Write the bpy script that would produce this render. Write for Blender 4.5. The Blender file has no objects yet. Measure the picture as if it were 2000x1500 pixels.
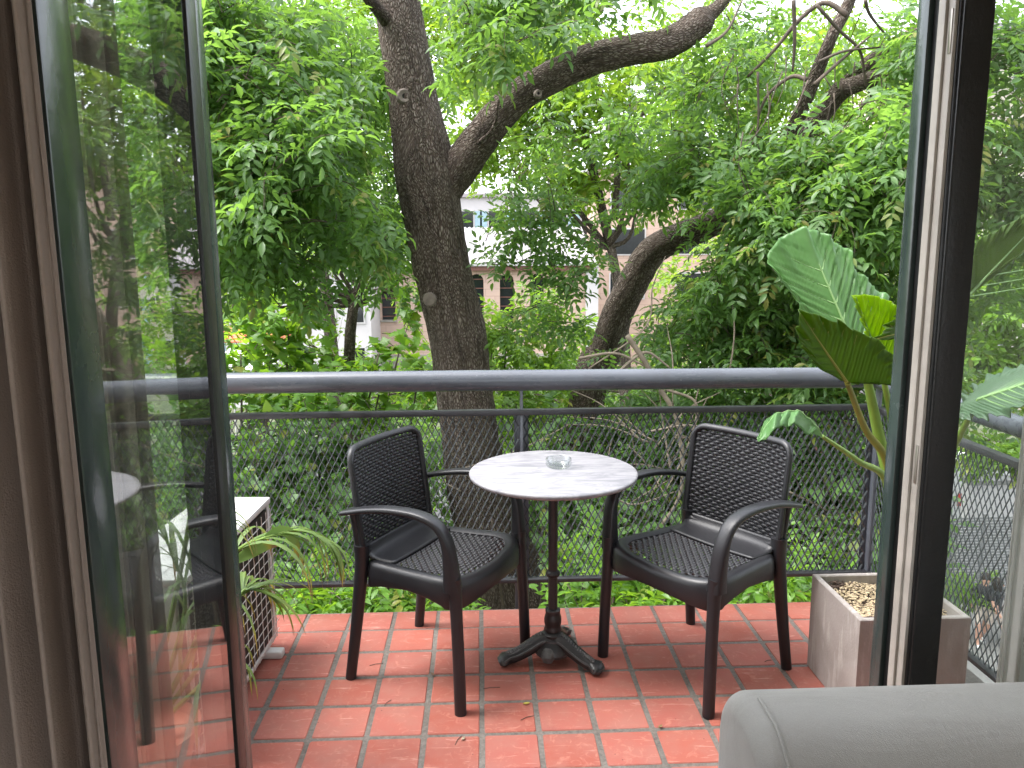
import bpy, bmesh, math, random
import numpy as np
from mathutils import Vector, Matrix
R_ = math.radians
random.seed(7); rng = np.random.default_rng(7)
scene = bpy.context.scene
col = scene.collection

# ------------------------------------------------------------------ camera
CAM = np.array([0.0, 0.0, 1.4923]); FPX = 1545.264
_p, _y, _r = R_(-9.46515615), R_(2.24225474), R_(-0.39792519)
_f = np.array([math.sin(_y)*math.cos(_p), math.cos(_y)*math.cos(_p), math.sin(_p)])
_rt = np.array([math.cos(_y), -math.sin(_y), 0.0]); _u = np.cross(_rt, _f)
_R = math.cos(_r)*_rt + math.sin(_r)*_u; _U = -math.sin(_r)*_rt + math.cos(_r)*_u
cd = bpy.data.cameras.new('camera'); cam = bpy.data.objects.new('camera', cd); col.objects.link(cam)
cd.sensor_width = 36; cd.lens = FPX/2000*36; cd.clip_start = 0.02; cd.clip_end = 900
cam.matrix_world = Matrix(((_R[0], _U[0], -_f[0], CAM[0]), (_R[1], _U[1], -_f[1], CAM[1]), (_R[2], _U[2], -_f[2], CAM[2]), (0, 0, 0, 1)))
scene.camera = cam

# ------------------------------------------------------------------ light
SUN_EL, SUN_AZ = 62.0, -98.0        # azimuth measured from +Y towards +X
world = bpy.data.worlds.new('World'); scene.world = world; world.use_nodes = True
wn = world.node_tree; bg = wn.nodes['Background']
sky = wn.nodes.new('ShaderNodeTexSky'); sky.sky_type = 'NISHITA'; sky.sun_disc = False
sky.sun_elevation = R_(SUN_EL); sky.sun_rotation = R_(SUN_AZ)
sky.air_density = 1.0; sky.dust_density = 3.0; sky.ozone_density = 1.0
hs = wn.nodes.new('ShaderNodeHueSaturation'); hs.inputs['Saturation'].default_value = .3      # overcast: a nearly colourless sky
wn.links.new(sky.outputs[0], hs.inputs['Color']); wn.links.new(hs.outputs[0], bg.inputs[0]); bg.inputs[1].default_value = 0.15
sd = bpy.data.lights.new('sun', 'SUN'); sd.energy = .6; sd.angle = R_(30); sd.color = (1.0, 0.98, 0.95)
so = bpy.data.objects.new('sun', sd); col.objects.link(so)
_d = Vector((math.sin(R_(SUN_AZ))*math.cos(R_(SUN_EL)), math.cos(R_(SUN_AZ))*math.cos(R_(SUN_EL)), math.sin(R_(SUN_EL))))
so.rotation_euler = _d.to_track_quat('Z', 'Y').to_euler(); so.location = (0, 0, 20)
vs = scene.view_settings
scene.display_settings.display_device = 'sRGB'
vs.view_transform = 'Standard'; vs.look = 'None'; vs.gamma = 1.0; vs.use_curve_mapping = False
vs.exposure = 2.68
scene.cycles.use_denoising = True
scene.cycles.max_bounces = 10; scene.cycles.transparent_max_bounces = 16
scene.cycles.diffuse_bounces = 5; scene.cycles.glossy_bounces = 4; scene.cycles.transmission_bounces = 8
scene.cycles.sample_clamp_indirect = 6.0

# ------------------------------------------------------------------ helpers
def at(px, py, Y):
    """the point of the place at distance Y seen in the photograph at px, py (2000 x 1500)"""
    d = (px-1000)/FPX*_R + (750-py)/FPX*_U + _f
    return CAM + d*((Y-CAM[1])/d[1])
def atz(px, py, z):
    d = (px-1000)/FPX*_R + (750-py)/FPX*_U + _f
    return CAM + d*((z-CAM[2])/d[2])

def tag(o, label=None, cat=None, group=None, kind=None):
    if label: o['label'] = label
    if cat: o['category'] = cat
    if group: o['group'] = group
    if kind: o['kind'] = kind
    return o
def empty(name, loc=(0, 0, 0), rz=0.0, label=None, cat=None, group=None):
    o = bpy.data.objects.new(name, None); col.objects.link(o); o.location = loc; o.rotation_euler = (0, 0, rz)
    o.empty_display_size = 0.1
    return tag(o, label, cat, group)
def copy_tree(o, parent=None):
    c = o.copy(); col.objects.link(c); c.parent = parent
    for ch in o.children: copy_tree(ch, c)
    return c

class MB:
    """collects shapes, builds them as one mesh object"""
    def __init__(s): s.v = []; s.f = []; s.uv = {}; s.mi = {}
    def add(s, vs, fs, uvs=None, mi=None):
        n = len(s.v); s.v += [tuple(map(float, v)) for v in vs]
        for k, f in enumerate(fs):
            if uvs is not None: s.uv[len(s.f)] = [uvs[i] for i in f] if not isinstance(uvs, dict) else uvs[k]
            if mi is not None: s.mi[len(s.f)] = mi
            s.f.append(tuple(i+n for i in f))
    def box(s, x0, x1, y0, y1, z0, z1, bev=0.0, M=None, mi=None):
        bm = bmesh.new()
        bmesh.ops.create_cube(bm, size=1)
        for v in bm.verts: v.co = Vector(((x0+x1)/2+v.co.x*(x1-x0), (y0+y1)/2+v.co.y*(y1-y0), (z0+z1)/2+v.co.z*(z1-z0)))
        if bev > 0: bmesh.ops.bevel(bm, geom=bm.edges[:], offset=bev, segments=2, affect='EDGES', profile=0.5)
        if M is not None: bmesh.ops.transform(bm, matrix=M, verts=bm.verts[:])
        bm.verts.index_update()
        s.add([v.co for v in bm.verts], [[v.index for v in f.verts] for f in bm.faces], mi=mi); bm.free()
    def tube(s, pts, rad, sides=8, cap=True, xaxis=None, mi=None, rough=0.0, uvscale=1.0, sq=2.0):
        """rad: number, list of numbers or list of (half width along xaxis, half thickness)"""
        P = [np.array(p, float) for p in pts]; n = len(P)
        if not isinstance(rad, (list, tuple, np.ndarray)): rad = [rad]*n
        T = [P[min(i+1, n-1)]-P[max(i-1, 0)] for i in range(n)]; T = [t/(np.linalg.norm(t)+1e-12) for t in T]
        vs = []; uv = []; X = None; L = 0.0
        for i in range(n):
            t = T[i]
            if xaxis is not None:
                a = np.array(xaxis, float); X = a-t*a.dot(t)
            elif X is None:
                a = np.array((0, 0, 1.0)) if abs(t[2]) < .9 else np.array((1.0, 0, 0)); X = np.cross(a, t)
            else: X = X-t*X.dot(t)
            X = X/(np.linalg.norm(X)+1e-12); N = np.cross(t, X)
            r = rad[i]; rx, ry = (r if isinstance(r, (tuple, list)) else (r, r))
            if i: L += np.linalg.norm(P[i]-P[i-1])
            for k in range(sides):
                a = 2*math.pi*k/sides; q = 1+rough*(random.random()-.5)*2
                ca, sa = math.cos(a), math.sin(a)
                if sq != 2.0: ca = math.copysign(abs(ca)**(2/sq), ca); sa = math.copysign(abs(sa)**(2/sq), sa)
                vs.append(P[i]+X*ca*rx*q+N*sa*ry*q)
                uv.append((2*math.pi*rx*k/sides*uvscale, L*uvscale))
        fs = []; uvd = {}
        for i in range(n-1):
            for k in range(sides):
                k2 = (k+1) % sides; f = (i*sides+k, i*sides+k2, (i+1)*sides+k2, (i+1)*sides+k)
                u = [uv[j] for j in f]
                if k2 == 0:
                    r = rad[i]; rx = r[0] if isinstance(r, (tuple, list)) else r
                    u[1] = (2*math.pi*rx*uvscale, u[1][1]); u[2] = (2*math.pi*rx*uvscale, u[2][1])
                uvd[len(fs)] = u; fs.append(f)
        if cap:
            uvd[len(fs)] = [(0, 0)]*sides; fs.append(tuple(range(sides-1, -1, -1)))
            uvd[len(fs)] = [(0, 0)]*sides; fs.append(tuple((n-1)*sides+k for k in range(sides)))
        s.add(vs, fs, uvd, mi)
    def lathe(s, prof, c=(0, 0, 0), sides=32, M=None, mi=None, close=False):
        """prof: list of (radius, height)"""
        vs = []; fs = []; n = len(prof)
        for r, z in prof:
            for k in range(sides):
                a = 2*math.pi*k/sides; v = Vector((r*math.cos(a), r*math.sin(a), z))
                if M is not None: v = M @ v
                vs.append((v[0]+c[0], v[1]+c[1], v[2]+c[2]))
        m = n if close else n-1
        for i in range(m):
            i2 = (i+1) % n
            for k in range(sides):
                k2 = (k+1) % sides; fs.append((i*sides+k, i*sides+k2, i2*sides+k2, i2*sides+k))
        if not close:
            if prof[0][0] > 1e-5: fs.append(tuple(range(sides-1, -1, -1)))
            if prof[-1][0] > 1e-5: fs.append(tuple((n-1)*sides+k for k in range(sides)))
        s.add(vs, fs, mi=mi)
    def grid(s, fn, nu, nv, mi=None, closed_u=False):
        vs = [fn(i/(nu if closed_u else nu-1), j/(nv-1)) for j in range(nv) for i in range(nu)]; fs = []
        for j in range(nv-1):
            for i in range(nu if closed_u else nu-1):
                i2 = (i+1) % nu; fs.append((j*nu+i, j*nu+i2, (j+1)*nu+i2, (j+1)*nu+i))
        s.add(vs, fs, mi=mi)
    def build(s, name, m, parent=None, smooth=True, solid=0.0, sub=0, angle=40):
        me = bpy.data.meshes.new(name); me.from_pydata(s.v, [], s.f); me.update()
        if s.uv:
            ul = me.uv_layers.new(name='UVMap')
            for p in me.polygons:
                u = s.uv.get(p.index)
                if u:
                    for li, q in zip(p.loop_indices, u): ul.data[li].uv = q
        for mm in (m if isinstance(m, list) else [m]): me.materials.append(mm)
        for i, k in s.mi.items(): me.polygons[i].material_index = k
        if smooth:
            me.polygons.foreach_set('use_smooth', [True]*len(me.polygons))
            try: me.set_sharp_from_angle(angle=R_(angle))
            except Exception: pass
        o = bpy.data.objects.new(name, me); col.objects.link(o)
        if parent is not None: o.parent = parent
        if solid: md = o.modifiers.new('solid', 'SOLIDIFY'); md.thickness = solid; md.offset = 0
        if sub: md = o.modifiers.new('sub', 'SUBSURF'); md.levels = sub; md.render_levels = sub
        return o

def bez(pts, n):
    """Catmull-Rom through pts"""
    P = [np.array(p, float) for p in pts]; P = [2*P[0]-P[1]]+P+[2*P[-1]-P[-2]]; out = []
    m = len(P)-3
    for k in range(n):
        t = k/(n-1)*m; i = min(int(t), m-1); t -= i
        a, b, c, d = P[i:i+4]
        out.append(.5*((2*b)+(c-a)*t+(2*a-5*b+4*c-d)*t*t+(3*b-a-3*c+d)*t**3))
    return out

# ------------------------------------------------------------------ materials
class NT:
    def __init__(s, name):
        s.m = bpy.data.materials.new(name); s.m.use_nodes = True; s.t = s.m.node_tree; s.b = s.t.nodes['Principled BSDF']; s.out = s.t.nodes['Material Output']
    def n(s, ty, **kw):
        x = s.t.nodes.new(ty)
        for k, v in kw.items():
            if k in x.inputs: x.inputs[k].default_value = v
            else: setattr(x, k, v)
        return x
    def l(s, a, b): s.t.links.new(a, b)
    def coord(s, kind='Object', scale=(1, 1, 1), rot=(0, 0, 0)):
        tc = s.n('ShaderNodeTexCoord'); mp = s.n('ShaderNodeMapping'); s.l(tc.outputs[kind], mp.inputs[0]); mp.inputs['Scale'].default_value = scale; mp.inputs['Rotation'].default_value = rot
        return mp.outputs[0]
    def noise(s, vec, scale, detail=4, rough=.55, dist=0.0):
        x = s.n('ShaderNodeTexNoise'); s.l(vec, x.inputs['Vector']); x.inputs['Scale'].default_value = scale; x.inputs['Detail'].default_value = detail; x.inputs['Roughness'].default_value = rough; x.inputs['Distortion'].default_value = dist
        return x.outputs[0]
    def ramp(s, fac, stops):
        x = s.n('ShaderNodeValToRGB'); s.l(fac, x.inputs[0]); e = x.color_ramp.elements
        while len(e) < len(stops): e.new(.5)
        for k, (p, c) in enumerate(stops):
            e[k].position = p; e[k].color = (c, c, c, 1) if isinstance(c, (int, float)) else (*c, 1)
        return x.outputs[0]
    def mix(s, fac, a, b, mode='MIX'):
        x = s.n('ShaderNodeMix', data_type='RGBA', blend_type=mode)
        for v, k in ((fac, 0), (a, 6), (b, 7)):
            if hasattr(v, 'is_output'): s.l(v, x.inputs[k])
            else: x.inputs[k].default_value = v if k == 0 else ((*v, 1) if len(v) == 3 else v)
        return x.outputs[2]
    def math(s, op, a, b=0.0):
        x = s.n('ShaderNodeMath', operation=op)
        for v, k in ((a, 0), (b, 1)):
            if hasattr(v, 'is_output'): s.l(v, x.inputs[k])
            else: x.inputs[k].default_value = v
        return x.outputs[0]
    def bump(s, h, strength, dist, prev=None):
        x = s.n('ShaderNodeBump'); x.inputs['Strength'].default_value = strength; x.inputs['Distance'].default_value = dist; s.l(h, x.inputs['Height'])
        if prev: s.l(prev, x.inputs['Normal'])
        return x.outputs[0]
    def set(s, c=None, rough=None, normal=None, metal=None, spec=None):
        for v, k in ((c, 'Base Color'), (rough, 'Roughness'), (normal, 'Normal'), (metal, 'Metallic'), (spec, 'Specular IOR Level')):
            if v is None: continue
            if hasattr(v, 'is_output'): s.l(v, s.b.inputs[k])
            else: s.b.inputs[k].default_value = (*v, 1) if isinstance(v, tuple) else v
        return s.m

def simple(name, c, rough=.5, metal=0.0, var=.15, scale=8.0, bump=0.0, spec=.5, kind='Object', bscale=60.0):
    t = NT(name); co = t.coord(kind); nz = t.noise(co, scale, 5, .6)
    d = tuple(x*(1-var) for x in c); l = tuple(min(1, x*(1+var)) for x in c)
    c_ = t.ramp(nz, [(.3, d), (.7, l)])
    nm = t.bump(t.noise(co, bscale, 4), bump, .01) if bump else None
    rr = t.ramp(nz, [(.3, max(0, rough-.08)), (.7, min(1, rough+.08))])
    return t.set(c_, rr, nm, metal, spec)

M = {}
# red floor tile
t = NT('terracotta'); co = t.coord('Object'); oi = t.n('ShaderNodeObjectInfo')
ad = t.n('ShaderNodeVectorMath', operation='ADD'); t.l(co, ad.inputs[0]); sc_ = t.n('ShaderNodeVectorMath', operation='SCALE'); t.l(oi.outputs['Location'], sc_.inputs[0]); sc_.inputs['Scale'].default_value = 7.3; t.l(sc_.outputs[0], ad.inputs[1]); vv = ad.outputs[0]
base = t.ramp(oi.outputs['Random'], [(0, (.305, .087, .062)), (.35, (.355, .106, .076)), (.7, (.335, .103, .08)), (1, (.385, .128, .097))])
nz = t.noise(vv, 9, 6, .62); c1 = t.mix(t.ramp(nz, [(.40, 0), (.66, .6)]), base, (.33, .15, .12))
nz2 = t.noise(vv, 26, 5, .65, 1.5); c2 = t.mix(t.ramp(nz2, [(.55, 0), (.72, .5)]), c1, (.52, .23, .175))
st = t.coord('Object', (3, 22, 1), (0, 0, .6)); ad2 = t.n('ShaderNodeVectorMath', operation='ADD'); t.l(st, ad2.inputs[0]); t.l(sc_.outputs[0], ad2.inputs[1])
nz3 = t.noise(ad2.outputs[0], 2.2, 5, .7, .6); c3 = t.mix(t.ramp(nz3, [(.60, 0), (.68, .55)]), c2, (.58, .32, .26))
nz4 = t.noise(vv, 5, 3); c4 = t.mix(t.ramp(nz4, [(.55, 0), (.75, .35)]), c3, (.22, .075, .06))
vo = t.n('ShaderNodeTexVoronoi'); t.l(vv, vo.inputs['Vector']); vo.inputs['Scale'].default_value = 17; c5 = t.mix(t.ramp(vo.outputs['Distance'], [(.02, .8), (.05, 0)]), c4, (.05, .03, .025))
M['tile'] = t.set(c5, t.ramp(nz, [(.3, .6), (.7, .8)]), t.bump(nz2, .25, .004, t.bump(nz, .2, .01)), None, .25)
# grout
t = NT('grout'); co = t.coord('Object'); a = t.noise(co, 70, 6, .7); b = t.noise(co, 4, 4)
c = t.mix(t.ramp(b, [(.35, 0), (.65, 1)]), t.ramp(a, [(.3, (.12, .108, .095)), (.7, (.23, .21, .185))]), t.ramp(a, [(.3, (.075, .064, .056)), (.7, (.17, .15, .13))]))
M['grout'] = t.set(c, .9, t.bump(a, .8, .006))
M['plastic'] = simple('charcoal_plastic', (.013, .013, .0155), .40, var=.12, bump=.08, bscale=400)
M['plastic_weave'] = simple('charcoal_weave_plastic', (.015, .015, .018), .45, var=.2, scale=30)
M['iron'] = simple('black_cast_iron', (.016, .016, .017), .42, var=.35, scale=30, bump=.35, bscale=220)
t = NT('worn_cast_iron'); co = t.coord('Object'); n = t.noise(co, 60, 5); ge = t.n('ShaderNodeNewGeometry')
pt_ = t.ramp(ge.outputs['Pointiness'], [(.53, 0), (.60, 1)]); c = t.mix(t.math('MULTIPLY', pt_, n), (.009, .009, .0095), (.14, .135, .13))
M['iron_foot'] = t.set(c, .4, t.bump(n, .4, .003))
M['rail'] = simple('grey_blue_rail_paint', (.115, .125, .15), .34, var=.18, scale=5, bump=.1, bscale=40)
t = NT('worn_rail_paint'); co = t.coord('Object'); n1 = t.noise(t.coord('Object', (.4, 2, 2)), 9, 6, .65); n2 = t.noise(co, 38, 6, .7); n3 = t.noise(t.coord('Object', (5, 2, 2)), 2.5, 5)
c = t.ramp(n1, [(.3, (.075, .083, .10)), (.7, (.105, .115, .137))]); c = t.mix(t.ramp(n3, [(.56, 0), (.72, .4)]), c, (.07, .07, .075)); c = t.mix(t.ramp(n2, [(.68, 0), (.72, .7)]), c, (.30, .31, .33)); c = t.mix(t.ramp(n2, [(.26, .6), (.31, 0)]), c, (.06, .04, .03))
M['handrail'] = t.set(c, t.ramp(n1, [(.3, .2), (.7, .34)]), t.bump(n2, .12, .004))
M['rail_flat'] = simple('grey_flat_bar_paint', (.04, .04, .045), .38, var=.3, scale=14, bump=.15)
M['mesh'] = simple('grey_expanded_metal', (.075, .085, .095), .45, .2, var=.35, scale=9)
M['frame'] = simple('dark_green_frame_paint', (.04, .058, .054), .2, var=.25, scale=6, bump=.05, bscale=50)
M['frame_black'] = simple('black_frame_paint', (.008, .008, .008), .4, var=.3, scale=9, bump=.1, bscale=90)
M['white_wood'] = simple('old_white_paint', (.40, .365, .32), .55, var=.2, scale=6, bump=.2, bscale=40)
M['brass'] = simple('dull_metal', (.35, .32, .28), .4, .9)
M['curtain'] = simple('taupe_curtain', (.32, .255, .215), .9, var=.12, scale=3, bump=.25, bscale=500)
t = NT('thin_taupe_curtain'); t.set((.36, .32, .26), .9); tl = t.n('ShaderNodeBsdfTranslucent'); tl.inputs[0].default_value = (.66, .62, .54, 1); ms = t.n('ShaderNodeMixShader'); ms.inputs[0].default_value = .6; t.l(t.b.outputs[0], ms.inputs[1]); t.l(tl.outputs[0], ms.inputs[2]); t.l(ms.outputs[0], t.out.inputs[0]); M['curtain_thin'] = t.m
M['room_paint'] = simple('room_paint', (.75, .72, .68), .9, var=.03)
M['parquet'] = simple('room_floor', (.22, .13, .08), .5, var=.3, scale=4)
M['concrete'] = simple('planter_concrete', (.34, .285, .26), .75, var=.1)
M['soil'] = simple('dark_soil', (.05, .035, .025), .95, var=.4, scale=30, bump=.6)
M['terracotta_pot'] = simple('terracotta_pot', (.36, .13, .08), .7, var=.15)
M['ac_white'] = simple('ac_white_metal', (.7, .68, .66), .4, var=.1, scale=5)
M['ac_dark'] = simple('ac_dark_inside', (.02, .016, .014), .7)
M['wire'] = simple('white_wire', (.7, .68, .65), .4)
M['stem'] = simple('green_stem', (.2, .32, .05), .38, var=.2, scale=6)
M['stem_olive'] = simple('olive_stem', (.2, .19, .03), .4, var=.25, scale=6)
M['pale_twig'] = simple('pale_dry_twig', (.19, .155, .12), .85, var=.3, scale=12)
M['twig'] = simple('brown_twig', (.085, .065, .05), .85, var=.35, scale=12)
M['soil_ground'] = simple('garden_soil', (.075, .085, .045), .95, var=.4, scale=1.2, bump=.5, bscale=6)
M['asphalt'] = simple('asphalt', (.055, .055, .057), .85, var=.2, scale=2, bump=.4, bscale=90)
M['paving'] = simple('pale_paving', (.17, .165, .16), .85, var=.12, scale=2)
M['slat'] = simple('grey_slat_metal', (.2, .2, .205), .5, var=.1)
M['white_car'] = simple('white_vehicle_paint', (.5, .5, .5), .25, var=.03)
M['dark_glass'] = simple('dark_window', (.015, .018, .02), .1)
M['tyre'] = simple('tyre_rubber', (.02, .02, .02), .8)
M['red_paint'] = simple('red_paint', (.5, .03, .03), .4)
M['yellow_paint'] = simple('yellow_paint', (.65, .6, .05), .4)
M['shirt'] = simple('dark_shirt', (.025, .027, .032), .9)
M['skin'] = simple('skin', (.45, .25, .18), .55)
M['shorts'] = simple('beige_shorts', (.5, .42, .37), .9)
M['shoe'] = simple('white_shoe', (.75, .75, .75), .6)
M['hair'] = simple('dark_hair', (.02, .014, .01), .7)
M['orange'] = simple('orange_canvas', (.6, .13, .06), .8)
M['white_canvas'] = simple('white_canvas', (.75, .75, .76), .8, var=.04)

# sofa cloth
t = NT('sofa_cloth'); co = t.coord('Object'); w1 = t.noise(co, 700, 2); w2 = t.noise(co, 6, 3)
wv = t.n('ShaderNodeTexWave', wave_type='BANDS'); t.l(t.coord('Object', (1, 1, 1), (0, 0, .78)), wv.inputs['Vector']); wv.inputs['Scale'].default_value = 190; wv.inputs['Distortion'].default_value = 1.5
M['sofa'] = t.set(t.mix(.5, t.ramp(w1, [(.3, (.30, .295, .27)), (.7, (.40, .39, .36))]), t.ramp(w2, [(.3, (.33, .32, .295)), (.7, (.375, .36, .335))])), .92, t.bump(wv.outputs[0], .25, .002, t.bump(w1, .35, .002, t.bump(t.noise(t.coord('Object', (.7, 2, 2)), 5, 3, .5, .8), .15, .03))), None, .2)
b_ = t.b
try: b_.inputs['Sheen Weight'].default_value = .3
except Exception: pass
# planter: stained concrete
t = NT('stained_planter'); co = t.coord('Object'); n1 = t.noise(co, 3.2, 6, .6, .6); n2 = t.noise(t.coord('Object', (1, 1, .16)), 26, 5, .65); n3 = t.noise(co, 120, 3)
c = t.ramp(n1, [(.28, (.17, .14, .125)), (.5, (.28, .24, .225)), (.72, (.36, .325, .31))]); c = t.mix(t.ramp(n2, [(.54, 0), (.68, .75)]), c, (.50, .46, .44)); c = t.mix(t.ramp(t.noise(t.coord('Object', (1, 1, .4)), 7, 5, .6), [(.52, 0), (.7, .6)]), c, (.15, .115, .095)); c = t.mix(t.ramp(n3, [(.62, 0), (.75, .25)]), c, (.12, .09, .08))
c = t.mix(.25, c, (.52, .50, .46)); M['concrete'] = t.set(c, .72, t.bump(n3, .3, .003))
# marble
t = NT('white_marble'); co = t.coord('Object', (1.0, 3.2, 1), (0, 0, .18)); n1 = t.noise(co, 7, 8, .65, 1.2); n2 = t.noise(co, 20, 6, .6, .5)
c = t.mix(t.ramp(n1, [(.45, 0), (.62, .8)]), (.285, .278, .293), (.155, .155, .172)); c = t.mix(t.ramp(n2, [(.55, 0), (.68, .45)]), c, (.17, .168, .185))
M['marble'] = t.set(c, .42, None, None, .3)
M['marble_edge'] = simple('worn_marble_edge', (.55, .42, .38), .5, var=.12, scale=12)
# bark
t = NT('bark'); tc = t.n('ShaderNodeTexCoord'); mp = t.n('ShaderNodeMapping'); t.l(tc.outputs['UV'], mp.inputs[0]); mp.inputs['Scale'].default_value = (1, .36, 1)
nzw = t.noise(mp.outputs[0], 9, 3); mx = t.n('ShaderNodeMix', data_type='VECTOR'); mx.inputs[0].default_value = .11; t.l(mp.outputs[0], mx.inputs[4])
cb = t.n('ShaderNodeTexNoise'); t.l(mp.outputs[0], cb.inputs['Vector']); cb.inputs['Scale'].default_value = 6; t.l(cb.outputs['Color'], mx.inputs[5])
v1 = t.n('ShaderNodeTexVoronoi', feature='DISTANCE_TO_EDGE'); t.l(mx.outputs[1], v1.inputs['Vector']); v1.inputs['Scale'].default_value = 72
n1 = t.noise(mp.outputs[0], 80, 6, .75); n2 = t.noise(tc.outputs['UV'] if False else mp.outputs[0], 3, 4)
h = t.math('ADD', t.math('MULTIPLY', t.ramp(v1.outputs['Distance'], [(0, 0), (.25, 1)]), .55), t.math('MULTIPLY', n1, .85))
c = t.ramp(h, [(.25, (.045, .031, .025)), (.6, (.14, .103, .085)), (.9, (.25, .20, .17)), (1.0, (.36, .31, .27))])
c = t.mix(t.ramp(n1, [(.62, 0), (.70, .6)]), c, (.34, .30, .27)); c = t.mix(t.ramp(n2, [(.4, .35), (.65, 0)]), c, (.05, .045, .028))
mp2 = t.n('ShaderNodeMapping'); t.l(tc.outputs['UV'], mp2.inputs[0]); mp2.inputs['Scale'].default_value = (1, .16, 1); n5 = t.noise(mp2.outputs[0], 22, 6, .7, .8); c = t.mix(t.ramp(n5, [(.36, .75), (.52, 0)]), c, (.03, .022, .018)); c = t.mix(t.ramp(t.noise(tc.outputs['UV'], 2.2, 4), [(.5, 0), (.75, .35)]), c, (.17, .135, .12))
M['bark'] = t.set(c, .92, t.bump(h, 1.0, .03), None, .2)
M['bark_pale'] = simple('pale_scar', (.17, .14, .122), .9, var=.25, scale=20, bump=.4)
M['bark_hole'] = simple('dark_hole', (.01, .008, .006), .95)

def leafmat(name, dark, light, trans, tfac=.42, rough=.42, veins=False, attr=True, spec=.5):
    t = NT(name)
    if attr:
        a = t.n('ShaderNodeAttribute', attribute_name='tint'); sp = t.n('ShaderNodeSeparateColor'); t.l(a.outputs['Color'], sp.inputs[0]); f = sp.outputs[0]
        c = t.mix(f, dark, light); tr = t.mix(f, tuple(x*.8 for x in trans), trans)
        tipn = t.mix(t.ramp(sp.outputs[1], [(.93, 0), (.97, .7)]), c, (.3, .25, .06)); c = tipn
    else:
        co = t.coord('Object'); n = t.noise(co, 9, 5); c = t.ramp(n, [(.3, dark), (.7, light)]); tr = t.ramp(n, [(.3, tuple(x*.8 for x in trans)), (.7, trans)])
    t.set(c, rough, None, None, spec)
    tl = t.n('ShaderNodeBsdfTranslucent'); t.l(tr, tl.inputs[0])
    ms = t.n('ShaderNodeMixShader'); ms.inputs[0].default_value = tfac; t.l(t.b.outputs[0], ms.inputs[1]); t.l(tl.outputs[0], ms.inputs[2]); t.l(ms.outputs[0], t.out.inputs[0])
    return t.m
M['leaf_ash'] = leafmat('ash_leaf', (.068, .14, .042), (.12, .22, .075), (.25, .45, .06), .5)
M['leaf_far'] = leafmat('sunlit_leaf', (.09, .18, .022), (.15, .26, .035), (.36, .55, .04), .5)
M['leaf_bush'] = leafmat('maple_leaf', (.065, .16, .022), (.12, .24, .035), (.3, .52, .03), .47)
M['leaf_ivy'] = leafmat('ivy_leaf', (.06, .14, .035), (.14, .26, .08), (.24, .44, .05), .38, .4)
M['leaf_street'] = leafmat('street_leaf', (.08, .17, .02), (.14, .26, .03), (.3, .5, .04), .5)
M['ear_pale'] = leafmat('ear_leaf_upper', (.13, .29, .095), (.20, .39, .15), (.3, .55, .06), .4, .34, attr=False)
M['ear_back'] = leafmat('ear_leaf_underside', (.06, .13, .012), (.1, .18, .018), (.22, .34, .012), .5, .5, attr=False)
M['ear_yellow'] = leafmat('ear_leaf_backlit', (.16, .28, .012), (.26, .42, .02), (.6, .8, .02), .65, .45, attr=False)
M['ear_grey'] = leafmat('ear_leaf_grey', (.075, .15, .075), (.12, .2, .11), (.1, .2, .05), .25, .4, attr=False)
M['ear_rib'] = simple('ear_leaf_rib', (.27, .44, .17), .45, var=.1)
M['ear_rib_back'] = simple('ear_leaf_rib_back', (.3, .28, .05), .45, var=.1)
# palm leaf: green with dry tips (UV.y = along the blade)
t = NT('palm_leaf'); tc = t.n('ShaderNodeTexCoord'); sx = t.n('ShaderNodeSeparateXYZ'); t.l(tc.outputs['UV'], sx.inputs[0]); n = t.noise(t.coord('Object'), 20, 3)
f = t.math('ADD', sx.outputs[1], t.math('MULTIPLY', t.math('SUBTRACT', n, .5), .5))
c = t.ramp(f, [(.0, (.14, .24, .05)), (.62, (.2, .29, .08)), (.78, (.36, .30, .05)), (.92, (.24, .13, .06))])
t.set(c, .45); tl = t.n('ShaderNodeBsdfTranslucent'); t.l(c, tl.inputs[0]); ms = t.n('ShaderNodeMixShader'); ms.inputs[0].default_value = .35
t.l(t.b.outputs[0], ms.inputs[1]); t.l(tl.outputs[0], ms.inputs[2]); t.l(ms.outputs[0], t.out.inputs[0]); M['palm'] = t.m
# glass pane: clear, mirror-like at a slant
t = NT('window_glass'); ge = t.n('ShaderNodeNewGeometry'); dt = t.n('ShaderNodeVectorMath', operation='DOT_PRODUCT'); t.l(ge.outputs['Incoming'], dt.inputs[0]); t.l(ge.outputs['Normal'], dt.inputs[1])
cs = t.math('ABSOLUTE', dt.outputs['Value']); fr = t.math('ADD', t.math('MULTIPLY', t.math('POWER', t.math('SUBTRACT', 1.0, cs), 3.7), .96), .04)
tr = t.n('ShaderNodeBsdfTransparent'); tr.inputs[0].default_value = (.95, .97, .96, 1); gl = t.n('ShaderNodeBsdfGlossy'); gl.inputs['Roughness'].default_value = .0
ms = t.n('ShaderNodeMixShader'); df = t.n('ShaderNodeBsdfDiffuse'); df.inputs[0].default_value = (.75, .76, .74, 1); fm = t.n('ShaderNodeMixShader')      # a thin pale film of dust, added for a milky veil
film = t.ramp(t.noise(t.coord('Object', (2, 2, .5)), 4, 5, .6), [(.3, .012), (.75, .04)]); t.l(film, fm.inputs[0]); t.l(tr.outputs[0], fm.inputs[1]); t.l(df.outputs[0], fm.inputs[2])
t.l(fr, ms.inputs[0]); t.l(fm.outputs[0], ms.inputs[1]); t.l(gl.outputs[0], ms.inputs[2]); t.l(ms.outputs[0], t.out.inputs[0]); M['glass'] = t.m
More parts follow.
